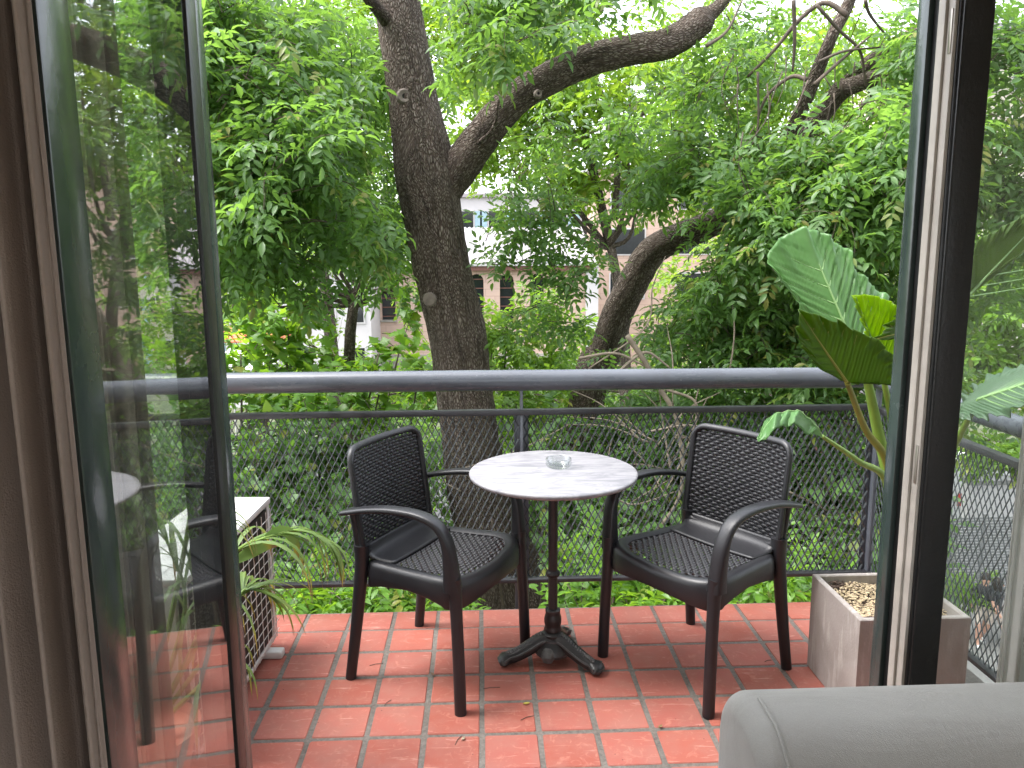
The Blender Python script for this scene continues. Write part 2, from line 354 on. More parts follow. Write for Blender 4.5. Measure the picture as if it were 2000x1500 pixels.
# ashtray glass
t = NT('clear_glass'); t.set((.97, .97, .97), .02); t.b.inputs['Transmission Weight'].default_value = 1.0; t.b.inputs['IOR'].default_value = 1.48; M['clear_solid'] = t.m
t = NT('thin_clear_glass'); ge = t.n('ShaderNodeNewGeometry'); dt = t.n('ShaderNodeVectorMath', operation='DOT_PRODUCT'); t.l(ge.outputs['Incoming'], dt.inputs[0]); t.l(ge.outputs['Normal'], dt.inputs[1])
cs = t.math('ABSOLUTE', dt.outputs['Value']); fr = t.math('ADD', t.math('MULTIPLY', t.math('POWER', t.math('SUBTRACT', 1.0, cs), 3.0), .8), .06)
tr = t.n('ShaderNodeBsdfTransparent'); tr.inputs[0].default_value = (.88, .9, .9, 1); gl = t.n('ShaderNodeBsdfGlossy'); gl.inputs['Roughness'].default_value = .02
ms = t.n('ShaderNodeMixShader'); t.l(fr, ms.inputs[0]); t.l(tr.outputs[0], ms.inputs[1]); t.l(gl.outputs[0], ms.inputs[2]); t.l(ms.outputs[0], t.out.inputs[0]); M['clear'] = t.m
# sheer curtain
t = NT('sheer_cloth'); t.set((.62, .62, .58), .9); tl = t.n('ShaderNodeBsdfTranslucent'); tl.inputs[0].default_value = (.62, .62, .57, 1); tp = t.n('ShaderNodeBsdfTransparent')
m1 = t.n('ShaderNodeMixShader'); m1.inputs[0].default_value = .5; t.l(t.b.outputs[0], m1.inputs[1]); t.l(tl.outputs[0], m1.inputs[2])
m2 = t.n('ShaderNodeMixShader'); m2.inputs[0].default_value = .18; t.l(m1.outputs[0], m2.inputs[1]); t.l(tp.outputs[0], m2.inputs[2]); t.l(m2.outputs[0], t.out.inputs[0]); M['sheer'] = t.m
# far building materials
t = NT('pink_stucco'); co = t.coord('Object'); br = t.n('ShaderNodeTexBrick'); t.l(t.coord('Object', (1, 1, 1), (R_(90), 0, 0)), br.inputs['Vector']); br.inputs['Scale'].default_value = 1.0
br.inputs['Color1'].default_value = (.47, .335, .265, 1); br.inputs['Color2'].default_value = (.43, .305, .245, 1); br.inputs['Mortar'].default_value = (.34, .24, .19, 1); br.inputs['Brick Width'].default_value = 1.1; br.inputs['Row Height'].default_value = .42; br.inputs['Mortar Size'].default_value = .02
M['pink'] = t.set(t.mix(t.ramp(t.noise(co, 1.5, 5), [(.4, 0), (.7, .35)]), br.outputs[0], (.36, .28, .24)), .85)
M['roof'] = simple('pale_metal_roof', (.27, .245, .25), .5, var=.08, scale=2)
M['gutter'] = simple('grey_gutter', (.33, .32, .31), .5)
M['fascia'] = simple('brown_fascia', (.14, .06, .045), .7)
M['stone'] = simple('stone_wall', (.27, .25, .22), .9, var=.3, scale=3)
M['white_wall'] = simple('white_wall', (.45, .43, .43), .85, var=.06, scale=1)
M['beige_wall'] = simple('beige_wall', (.5, .44, .37), .85, var=.08, scale=1)
M['shutter'] = simple('blue_grey_shutter', (.25, .36, .42), .6)
M['brick_dark'] = simple('dark_brick', (.1, .045, .04), .9, var=.3, scale=14)
M['chips1'] = simple('wood_chip', (.5, .4, .26), .85, var=.35, scale=60)
M['chips2'] = simple('bark_chip', (.09, .06, .045), .9, var=.4, scale=60)

# ------------------------------------------------------------------ setting: ground, street
g = MB(); g.grid(lambda u, v: (-350+700*u, -60+700*v, -7.0+.12*math.sin(u*90)*math.sin(v*77)), 40, 40); tag(g.build('ground', M['soil_ground']), kind='structure')
g = MB(); g.box(6.0, 60, 10.5, 19.5, -6.95, -6.80, .02); tag(g.build('pavement', M['paving']), kind='structure')
g = MB(); g.box(-90, 90, 22, 30, -6.9, -6.86); tag(g.build('road', M['asphalt']), kind='structure')

# ------------------------------------------------------------------ balcony floor with single tiles
P_ = .18; CX0 = -.9129470 - P_; RY0 = 2.9862134
slab = MB(); slab.box(-4.2, 1.74, 1.30, 3.150, -.16, .0008, .004)
slab_o = tag(slab.build('balcony_floor', M['grout'], smooth=False), kind='structure')
def tile_mesh(name, back=False):
    bm = bmesh.new(); h = P_/2-.0085; n = 5
    # rounded corner outline
    out = []
    for cx, cy, a0 in ((1, 1, 0), (-1, 1, 90), (-1, -1, 180), (1, -1, 270)):
        for k in range(3):
            a = R_(a0+45*k); rr = .006; out.append((cx*(h-rr)+rr*math.cos(a), cy*(h-rr)+rr*math.sin(a)))
    vs = []; top = []
    lo = [bm.verts.new((x, y, -.010)) for x, y in out]; up = [bm.verts.new((x, y, .0005)) for x, y in out]
    tp = [bm.verts.new((x*.972, y*.972, .0035)) for x, y in out]
    for A, B in ((lo, up), (up, tp)):
        for k in range(12): bm.faces.new((A[k], A[(k+1) % 12], B[(k+1) % 12], B[k]))
    bm.faces.new(tp)
    me = bpy.data.meshes.new(name); bm.to_mesh(me); bm.free(); me.materials.append(M['tile']); return me
def nose_mesh(name):
    """edge tile with a rounded outer lip"""
    b = MB(); h = P_/2-.0085; pr = [(-h, -.010), (-h, .0005), (-h+.003, .0035), (h-.02, .0035)]
    for k in range(1, 6): a = R_(90-k*18); pr.append((h-.02+.024*math.cos(a), .0035-.024+.024*math.sin(a)))
    pr += [(h+.004, -.06), (h-.008, -.06), (h-.008, -.010)]
    n = len(pr); vs = [(x, y, z) for x in (-h, h) for y, z in pr]; fs = [(i, i+1, n+i+1, n+i) for i in range(n-1)]+[(n-1, 0, n, 2*n-1)]
    fs += [(0, 1, 2, 3)+tuple(range(4, n))][::-1]; fs += [tuple(range(2*n-1, n-1, -1))]
    b.add(vs, fs); o = b.build(name, M['tile']); me = o.data; bpy.data.objects.remove(o); return me
tm = tile_mesh('tile'); nm_ = nose_mesh('edge_tile')
for c in range(-8, 15):
    for r in range(0, 10):
        x = CX0 + P_*(c+.5); y = RY0 + P_*.5 - P_*r
        if x > 1.73 or y < 1.36 or (x < -1.6): continue
        o = bpy.data.objects.new('edge_tile' if r == 0 else 'tile', nm_ if r == 0 else tm); col.objects.link(o); o.parent = slab_o
        o.location = (x+random.uniform(-.0012, .0012), y+(random.uniform(-.001, .001) if r else -.006), random.uniform(-.0008, .0012)); o.rotation_euler = (R_(random.uniform(-.25, .25)), R_(random.uniform(-.25, .25)), R_(random.uniform(-.5, .5)) if r else 0)

# ------------------------------------------------------------------ the room behind the camera
YW = 1.42
def struct(name, m, *boxes):
    b = MB()
    for q in boxes: b.box(*q)
    return tag(b.build(name, m, smooth=False), kind='structure')
struct('room_floor', M['parquet'], (-2.4, 2.6, -3.2, 1.30, -.14, .0))
struct('ceiling', M['room_paint'], (-2.4, 2.6, -3.2, 1.53, 2.6, 2.72))
struct('wall_back', M['room_paint'], (-2.4, -2.1, -3.32, -3.2, -.14, 2.599), (2.2, 2.6, -3.32, -3.2, -.14, 2.599), (-2.1, 2.2, -3.32, -3.2, -.14, .3), (-2.1, 2.2, -3.32, -3.2, 2.45, 2.599))  # wide opening added out of view so sky light reaches curtain and sofa
struct('wall_left', M['room_paint'], (-2.52, -2.4, -3.32, 1.53, -.14, 2.72))
struct('wall_right', M['room_paint'], (2.6, 2.72, -3.32, 1.53, -.14, 2.72))
struct('wall_front', M['room_paint'], (-2.4, 2.6, 1.42, 1.53, 2.30, 2.598), (-2.4, -1.35, 1.42, 1.53, -.16, 2.30), (1.75, 2.6, 1.42, 1.53, -.16, 2.30))

struct('shade_facade', M['room_paint'], (-7, 7, 1.3, 1.535, 2.722, 6.0), (-7, -2.522, 1.3, 1.535, -7, 2.722), (2.722, 7, 1.3, 1.535, -7, 2.722), (-2.522, 2.722, 1.3, 1.5, -7, -.162))  # upper storeys added out of view to keep the balcony in shade
struct('roof_slab', M['room_paint'], (-2.52, 2.72, -3.32, 1.298, 2.724, 2.85))
# ---- window frame: right mullion with fixed side light, left jamb with fixed side light, head
wf = empty('window_frame', (0, YW, 0), label='dark painted window frame with fixed side panes around the open balcony door', cat='window frame')
def part(name, m, parent, *boxes, bev=.0, smooth=True):
    b = MB(); ox, oy, oz = parent.location
    for q in boxes: b.box(q[0]-ox, q[1]-ox, q[2]-oy, q[3]-oy, q[4]-oz, q[5]-oz, bev)
    return b.build(name, m, parent, smooth)
o = part('mullion', M['frame_black'], wf, (.834, .897, YW, 1.518, .0, 2.24), bev=.003); tag(o, 'black mullion right of the opening')
o = part('jamb_strip', M['white_wood'], wf, (.8275, .834, 1.424, 1.4665, .0, 2.24), (.822, .8275, 1.445, 1.4665, .0, 2.24), bev=.001); tag(o, 'worn white strip on the right jamb')
part('outer_trim', M['frame'], wf, (.818, .834, 1.492, 1.530, .0, 2.24), bev=.002)
part('jamb_gap', M['frame_black'], wf, (.8285, .834, 1.4675, 1.4915, .0, 2.24))
part('glazing_bead', M['frame_black'], wf, (.838, .8395+.003, 1.414, 1.42, .0, 2.24), bev=.001)
for z in (1.83, 1.05):
    part('hinge_leaf', M['brass'], wf, (.8255, .8275, 1.428, 1.436, z, z+.075), bev=.0008)
part('side_jamb', M['frame_black'], wf, (-.545, -.492, YW, 1.47, .0, 2.24), bev=.003)
part('side_jamb', M['frame'], wf, (-.545, -.487, 1.4705, 1.52, .0, 2.24), bev=.003)
part('head', M['frame_black'], wf, (-1.35, 1.75, YW, 1.518, 2.24, 2.30), bev=.003)
part('sill', M['frame_black'], wf, (-1.35, -.545, YW, 1.50, -.02, .05), (.897, 1.75, YW, 1.50, -.02, .05), bev=.003)
p1 = part('pane', M['glass'], wf, (.897, 1.75, 1.455, 1.461, .05, 2.24), smooth=False)
p2 = part('pane', M['glass'], wf, (-1.35, -.545, 1.455, 1.461, .05, 2.24), smooth=False)
# ---- left door leaf, opened inwards
A_ = R_(-6.0); dl = empty('door_leaf', (-.467, 1.412, 0), label='left glazed door leaf with dark green frame, opened inwards into the room', cat='door')
dl.rotation_euler = (0, 0, -A_)            # local -y runs from the hinge towards the room
def dpart(name, m, *boxes, bev=.003, smooth=True):
    b = MB()
    for q in boxes: b.box(*q, bev)
    return b.build(name, m, dl, smooth)
dpart('stile', M['frame_black'], (-.036, .004, -.068, -.002, .012, 2.235))
dpart('stile', M['frame'], (-.034, .006, -.645, -.567, .012, 2.235))
dpart('rail', M['frame'], (-.034, .004, -.567, -.068, 2.15, 2.235)); dpart('rail', M['frame'], (-.034, .004, -.567, -.068, .012, .11))
dpart('pane', M['glass'], (-.0055, 0.0, -.567, -.068, .11, 2.15), bev=0, smooth=False)

# ------------------------------------------------------------------ railing
YR = 3.19; XR = 1.665
rl = empty('balcony_railing', (0, YR, -.02), label='grey balcony railing with round handrail and expanded metal mesh', cat='railing')
def rpart(b, name, m, smooth=True):
    for i, v in enumerate(b.v): b.v[i] = (v[0], v[1]-YR, v[2]+.02)
    return b.build(name, m, rl, smooth)
b = MB(); b.tube([(-4.1, YR, .984), (-2, YR, .981), (0, YR, .976), (XR-.03, YR, .968)], .0435, 20); rpart(b, 'handrail', M['handrail'])
b = MB(); b.tube([(XR-.02, YR+.0, .955), (XR, YR-.05, .948), (XR, 2.4, .948), (XR, 1.535, .948)], .034, 18); rpart(b, 'handrail', M['handrail'])
b = MB(); b.box(-4.1, XR-.02, YR-.018, YR+.014, .832, .855, .002); rpart(b, 'mid_rail', M['rail_flat'])
b = MB(); b.box(XR-.018, XR+.014, 1.535, YR+.012, .82, .843, .002); rpart(b, 'mid_rail', M['rail_flat'])
b = MB(); b.box(-4.1, XR-.02, YR-.022, YR+.014, .106, .122, .002); rpart(b, 'low_rail', M['rail_flat'])
b = MB(); b.box(XR-.018, XR+.014, 1.535, YR+.012, .106, .122, .002); rpart(b, 'low_rail', M['rail_flat'])
for px in (-3.3, -1.57, .163, XR-.004):
    b = MB(); b.box(px-.006, px+.006, YR-.015, YR+.02, -.10, .935, .001); b.box(px-.03, px+.03, YR+.0205, YR+.026, -.10, .83, .001); rpart(b, 'post', M['rail'])
for py in (1.56,):
    b = MB(); b.box(XR-.015, XR+.02, py-.006, py+.006, -.10, .925, .001); rpart(b, 'post', M['rail'])
DW, DH = .0285, .056
def mesh_bay(p0, p1, z0, z1):
    """expanded metal sheet: zigzag strands that meet in nodes"""
    p0, p1 = np.array(p0, float), np.array(p1, float); L = np.linalg.norm(p1-p0); e = (p1-p0)/L; nrm = np.array([e[1], -e[0]])
    n = int(L/(DW/2)); nz = int(round((z1-z0)/(DH/2))); hz = (z1-z0)/nz; V = []; F = []; w = .0023; d = .0036
    for i in range(n):
        for j in range(nz+1):
            s = (i*DW/2 + (DW/2 if (j+i) % 2 else 0)); z = z0+hz*j; jt = .0006*math.sin(i*3.1+j*7.7)
            for ds, dn in ((-w, -d), (w, -d*.2), (w, d), (-w, d*.2)):
                q = p0+e*(s+ds+jt)+nrm*(dn); V.append((q[0], q[1], z))
            if j:
                a = len(V)-8; b_ = a+4
                for k in range(4): F.append((a+k, a+(k+1) % 4, b_+(k+1) % 4, b_+k))
    m = MB(); m.v = V; m.f = F; return m
for x0, x1 in ((-3.29, -1.58), (-1.56, .155), (.172, XR-.02)):
    rpart(mesh_bay((x0, YR+.004), (x1, YR+.004), .118, .838), 'mesh_panel', M['mesh'], False)
rpart(mesh_bay((XR+.004, YR), (XR+.004, 1.57), .118, .828), 'mesh_panel', M['mesh'], False)

# ------------------------------------------------------------------ armchair
def make_chair():
    root = empty('armchair')
    pl = M['plastic']
    # seat: rounded tray, bowed front, skirt below
    def outline(u, s=1.0):
        a = 2*math.pi*u; ca, sa = math.cos(a), math.sin(a); n = 6.0 if sa > 0 else 9.0
        x = abs(ca)**(2/n)*math.copysign(1, ca); y = abs(sa)**(2/n)*math.copysign(1, sa)
        hw = .236+.022*(y if y > -1 else -1); yy = .028+.198*y*s
        if y > 0: yy += .030*(1-x*x)*y
        return x*hw*s, yy
    loops = [(.80, .432), (.805, .441), (.86, .447), (.93, .447), (.975, .440), (1.0, .424), (1.006, .395), (1.004, .352), (.99, .346), (.975, .352), (.965, .42), (.83, .426)]
    def seat_z(x, y, z): return z-.012*max(0, (y-.10)/.15)**2+.010*(x/.24)**2-.006*(1-(y/.25)**2)
    b = MB(); N = 72
    def fn(u, v):
        s, z = loops[int(round(v*(len(loops)-1)))]; x, y = outline(u, s); 
        if z < .36:
            if y > .17: z += .034*(1-min(1, abs(x)/.22)**2)
            elif abs(x) > .19: z += .034*(1-min(1, abs(y-.02)/.17)**2)
            else: z += .03
        return (x, y, seat_z(x, y, z))
    b.grid(fn, N, len(loops), closed_u=True); seat = b.build('seat', pl, root)
    # woven strands of the seat
    rows, cols, wy, wx, A = 19, 23, .0144, .0158, .0030
    def half(y):
        q = (y-.028)/.198; hw = (.236+.022*max(-1, min(1, q)))*.80
        return hw*(1-.30*((q-.5)/.5)**2) if q > .5 else hw
    for k in range(rows):
        y = -.062+wy*(k+.5); hw = half(y); n = int(2*hw/.004); pts = []
        for i in range(n+1):
            x = -hw+2*hw*i/n; pts.append((x, y, seat_z(x, y, .437+A*math.cos(math.pi*x/wx+k*math.pi))))
        s_ = MB(); s_.tube(pts, [(.0056, .0021)]*(n+1), 6, True, (0, 1, 0)); s_.build('strand', M['plastic_weave'], seat)
    for j in range(-(cols//2), cols//2+1):
        x = wx*j; y1 = .20-.055*(abs(x)/.18)**2; n = int((y1+.066)/.0036); pts = []
        for i in range(n+1):
            y = -.066+(y1+.066)*i/n; k_ = (y+.062)/wy-.5; pts.append((x, y, seat_z(x, y, .437-A*math.cos(math.pi*k_+j*math.pi))))
        s_ = MB(); s_.tube(pts, [(.0046, .0019)]*(n+1), 6, True, (1, 0, 0)); s_.build('cross_strand', M['plastic_weave'], seat)
    # back
    def back_pt(x, z, off=0.0):
        return (x, -.166-.13*(z-.5)-.026*(1-(x/.21)**2)+off, z)
    br = empty('backrest'); br.parent = root
    hw0, z0, z1, rc = .210, .468, .828, .045
    path = []
    for cx, cz, a0 in ((1, 1, 0), (-1, 1, 90), (-1, -1, 180), (1, -1, 270)):
        for k in range(7):
            a = R_(a0+15*k); path.append((cx*(hw0-rc)+rc*math.cos(a), (z1-rc if cz > 0 else z0+rc)+rc*math.sin(a)))
    dense = []
    for i in range(len(path)):
        a, c = path[i], path[(i+1) % len(path)]; n = max(1, int(math.hypot(c[0]-a[0], c[1]-a[1])/.03))
        for j in range(n): dense.append((a[0]+(c[0]-a[0])*j/n, a[1]+(c[1]-a[1])*j/n))
    b = MB(); m = len(dense); cr = 10; vs = []
    for i in range(m):
        x, z = dense[i]; xa, za = dense[i-1]; xb, zb = dense[(i+1) % m]; tx, tz = xb-xa, zb-za; l = math.hypot(tx, tz); nx, nz = tz/l, -tx/l
        for k in range(cr):
            a = 2*math.pi*k/cr; r1 = .0125*math.cos(a); r2 = .013*math.sin(a); vs.append(back_pt(x+nx*r1, z+nz*r1, r2))
    fs = [(i*cr+k, i*cr+(k+1) % cr, ((i+1) % m)*cr+(k+1) % cr, ((i+1) % m)*cr+k) for i in range(m) for k in range(cr)]
    b.add(vs, fs); b.build('back_frame', pl, br)
    rows = 30
    for k in range(rows):
        z = z0+.016+(z1-z0-.032)*(k+.5)/rows; hw = hw0-.008
        dz = min(z-z0, z1-z)
        if dz < rc: hw -= rc-math.sqrt(max(0, rc*rc-(rc-dz)**2))
        n = 60; pts = []
        for i in range(n+1):
            x = -hw+2*hw*i/n; w = math.cos(x/.038*2*math.pi+(k % 2)*math.pi); pts.append(back_pt(x, z+.0018*w, .0042*w))
        s_ = MB(); s_.tube(pts, [(.0057, .0026)]*(n+1), 6, True, (0, 0, 1)); s_.build('strand', M['plastic_weave'], br)
    cs = MB()
    for k in range(19):
        x = -.194+.388*k/18; cs.tube([back_pt(x, z, -.001) for z in np.linspace(z0+.01, z1-.012, 8)], [(.0056, .0018)]*8, 4, True, (1, 0, 0))
    cs.build('cross_strand', M['plastic_weave'], br)
    # smooth curved panel between seat and back
    b = MB(); prof = bez([(-.055, .440), (-.09, .441), (-.125, .444), (-.148, .452), (-.160, .466), (-.166, .486)], 14)
    def fp(u, v):
        x = (-.208+.416*u)*(.90+.09*v); y, z = prof[int(round(v*13))]; return (x, y-.018*(1-(x/.21)**2)*v, z+.006*(x/.2)**2)
    b.grid(fp, 17, 14); b.build('back_band', pl, root, solid=.009)
    # legs
    for s in (-1, 1):
        b = MB(); pts = bez([(s*.247, .232, 0), (s*.244, .226, .2), (s*.240, .216, .40), (s*.242, .208, .46)], 12)
        b.tube(pts, [.0200+.0090*max(0, (i-5)/6)**1.6 for i in range(12)], 16)
        b.build('leg', pl, root)
        b = MB(); pts = bez([(s*.222, -.232, 0), (s*.212, -.205, .2), (s*.205, -.178, .42), (s*.203, -.176, .50)], 12)
        b.tube(pts, [.0190+.010*(i/11)**1.5 for i in range(12)], 16); b.build('leg', pl, root)
        # arm: rises from the front leg, bends back
        b = MB(); pts = bez([(s*.242, .208, .42), (s*.245, .205, .50), (s*.250, .196, .58), (s*.254, .165, .635), (s*.256, .10, .660), (s*.255, .0, .663), (s*.250, -.10, .650), (s*.243, -.19, .628), (s*.240, -.215, .621)], 34)
        rad = []
        for i in range(34):
            q = i/33; 
            if q < .3: k = q/.3; rad.append((.0275-.0025*k, .0275-.0145*k))
            else: k = (q-.3)/.7; rad.append((.025-.002*k*k, .013-.004*k))
        b.tube(pts, rad, 20, True, (1, 0, 0), sq=3.2); b.build('arm', pl, root)
        # post from the rear leg up to the arm
        b = MB(); b.tube(bez([(s*.204, -.176, .44), (s*.210, -.188, .54), (s*.222, -.196, .632)], 8), [.019, .018, .016, .015, .014, .013, .0125, .012], 10); b.build('arm_post', pl, root)
    return root
CH_G = 'dark woven armchairs beside the table'
def put_chair(o, fl, fr, rl_, rr, label):
    fl, fr, rl_, rr = [np.array(q) for q in (fl, fr, rl_, rr)]
    f = ((fl+fr)-(rl_+rr))/2; c = (fl+fr+rl_+rr)/4; o.location = (c[0], c[1], .0035); o.rotation_euler = (0, 0, math.atan2(-f[0], f[1])); tag(o, label, 'chair', CH_G)
ch1 = make_chair(); ch2 = copy_tree(ch1)
put_chair(ch1, (-.083, 2.37), (.149, 2.827), (-.475, 2.626), (-.262, 3.009), 'dark woven plastic armchair left of the marble table, near the white cooling unit')
put_chair(ch2, (.722, 2.328), (.438, 2.729), (1.093, 2.617), (.829, 2.968), 'dark woven plastic armchair right of the marble table, near the concrete planter')

# ------------------------------------------------------------------ bistro table and ashtray
tb = empty('bistro_table', (.25, 2.712, .0035), label='round bistro table with white marble top and black cast iron tripod foot', cat='table')
b = MB(); b.lathe([(0, .703), (.286, .703), (.293, .706)], sides=72); b.build('top_underside', M['marble_edge'], tb)
b = MB(); b.lathe([(.293, .7065), (.297, .711), (.2985, .716), (.297, .720), (.292, .7225), (0, .7225)], sides=72); b.build('tabletop', M['marble'], tb, angle=60)
b = MB(); b.lathe([(.0, .694), (.10, .694), (.10, .7025), (0, .7025)], sides=24); b.lathe([(.017, .20), (.017, .66), (.026, .685), (.03, .694)], sides=20)
b.lathe([(.017, .325), (.024, .33), (.0265, .338), (.024, .346), (.017, .351)], sides=20); b.build('pole', M['iron'], tb)
b = MB(); b.lathe([(0, .03), (.066, .034), (.074, .048), (.068, .066), (.054, .084), (.046, .098)], sides=28); b.lathe([(.046, .075), (.052, .085), (.05, .095), (.040, .10), (.040, .108), (.034, .112), (.031, .118), (.033, .124), (.031, .13), (.029, .138), (.0315, .15), (.032, .165), (.029, .178), (.026, .186), (.0275, .192), (.0275, .199), (.018, .203)], sides=28); b.build('collar', M['iron_foot'], tb)
for a_ in (189, 324, 73):
    a = R_(a_); d = np.array((math.cos(a), math.sin(a), 0)); sd_ = np.array((-math.sin(a), math.cos(a), 0)); up = np.array((0, 0, 1.0))
    prof = bez([(.015, .088), (.05, .080), (.09, .058), (.13, .038), (.16, .028), (.185, .022), (.202, .015)], 26)
    b = MB(); pts = [d*r+up*z for r, z in prof]; rad = []
    for i in range(26):
        q = i/25; rad.append((.036-.012*min(1, q/.7)+(.012*math.sin((q-.7)/.3*math.pi) if q > .7 else 0), .030-.012*q if q < .9 else .014))
    b.tube(pts, rad, 12, True, sd_)
    # relief: a rope of beads along the crest and fillets beside it, a scrolled claw at the end
    for i in range(3, 19):
        r, z = prof[i]; c = d*r+up*(z+.026-.010*i/25+.001*(i % 2))
        b.tube([c-sd_*.011+d*.004, c+up*.003, c+sd_*.011-d*.004], [.0038, .0062, .0038], 6)
    for s in (-1, 1):
        b.tube([d*prof[i][0]+up*(prof[i][1]+.008)+sd_*s*(rad[i][0]*.94) for i in range(2, 22)], .0042, 6)
    for k in range(-2, 3): b.tube([d*.172+up*.037+sd_*k*.006, d*.19+up*.033+sd_*k*.0075, d*.203+up*.018+sd_*k*.0075], [.003, .0042, .0035], 6)
    b.lathe([(0, .012), (.009, .01), (.012, 0), (.009, -.01), (0, -.012)], c=tuple(d*.168+up*.035), sides=10, M=Matrix.Rotation(R_(90), 4, Vector(sd_)) @ Matrix.Identity(4))
    b.build('foot', M['iron_foot'], tb, angle=60)
    # palmette between the feet
    a2 = a+R_(60); d2 = np.array((math.cos(a2), math.sin(a2), 0)); s2 = np.array((-math.sin(a2), math.cos(a2), 0)); b = MB()
    b.tube([d2*.03+up*.082, d2*.055+up*.062, d2*.070+up*.042, d2*.070+up*.026], [(.024, .012), (.028, .015), (.025, .016), (.017, .010)], 10, True, s2)
    for k in (-1, 0, 1): b.tube([d2*.05+up*.078+s2*k*.010, d2*.072+up*.055+s2*k*.013, d2*.079+up*.036+s2*k*.007], [.003, .005, .003], 6)
    b.build('palmette', M['iron_foot'], tb)
asx = atz(1091, 912, .726)
b = MB(); b.lathe([(0, 0), (.036, 0), (.043, .004), (.047, .012), (.047, .030), (.044, .034), (.041, .031), (.039, .014), (.034, .009), (0, .008)], sides=16)
ash = b.build('ashtray', M['clear']); ash.location = (asx[0], asx[1], .7265); tag(ash, 'small round clear glass ashtray on the marble tabletop', 'ashtray')

# ------------------------------------------------------------------ planter with chips
px0, px1, py0, py1, ph = 1.168, 1.522, 2.262, 2.622, .352
pt = empty('planter', ((px0+px1)/2, (py0+py1)/2, .0035), label='square stained concrete planter box filled with wood chips', cat='planter')
b = MB(); w, d = (px1-px0)/2, (py1-py0)/2; T = .02
def ring(s, z): return [(-w*1+s, -d+s, z), (w-s, -d+s, z), (w-s, d-s, z), (-w+s, d-s, z)]
L = [ring(.004, 0), ring(.0, .004), ring(0, ph-.003), ring(.003, ph), ring(T-.003, ph), ring(T, ph-.003), ring(T+.004, ph-.06)]
vs = [v for r in L for v in r]; fs = [(i*4+k, i*4+(k+1) % 4, i*4+4+(k+1) % 4, i*4+4+k) for i in range(len(L)-1) for k in range(4)]+[(3, 2, 1, 0)]
b.add(vs, fs); b.build('box', M['concrete'], pt, smooth=False)
b = MB(); b.grid(lambda u, v: (-w+T+.002+(2*w-2*T-.004)*u, -d+T+.002+(2*d-2*T-.004)*v, ph-.038+.012*math.sin(u*7)*math.cos(v*6)+random.uniform(-.003, .003)), 16, 16); b.build('soil', M['soil'], pt)
b = MB()
for k in range(2600):
    x, y = random.uniform(-w+T+.006, w-T-.006), random.uniform(-d+T+.006, d-T-.006); z = ph-.032+.012*math.sin((x+w)/(2*w)*7)*math.cos((y+d)/(2*d)*6)+random.uniform(0, .008)
    l, s, h = random.uniform(.005, .014), random.uniform(.003, .007), random.uniform(.0015, .003)
    dark = math.sin(x*23+1)*math.cos(y*19) > .55 or random.random() < .12
    Mx = Matrix.Translation((x, y, z)) @ Matrix.Rotation(random.uniform(0, 6.28), 4, 'Z') @ Matrix.Rotation(random.uniform(-.6, .6), 4, 'X')
    vs = [Mx @ Vector((a*l*.5*(1-.2*(q > 0)), c*s*.5, q*h)) for q in (-.5, .5) for a, c in ((-1, -1), (1, -.7), (1, 1), (-1, .8))]
    b.add(vs, [(3, 2, 1, 0), (4, 5, 6, 7), (0, 1, 5, 4), (1, 2, 6, 5), (2, 3, 7, 6), (3, 0, 4, 7)], mi=1 if dark else 0)
tag(b.build('wood_chips', [M['chips1'], M['chips2']], pt, smooth=False), kind='stuff')

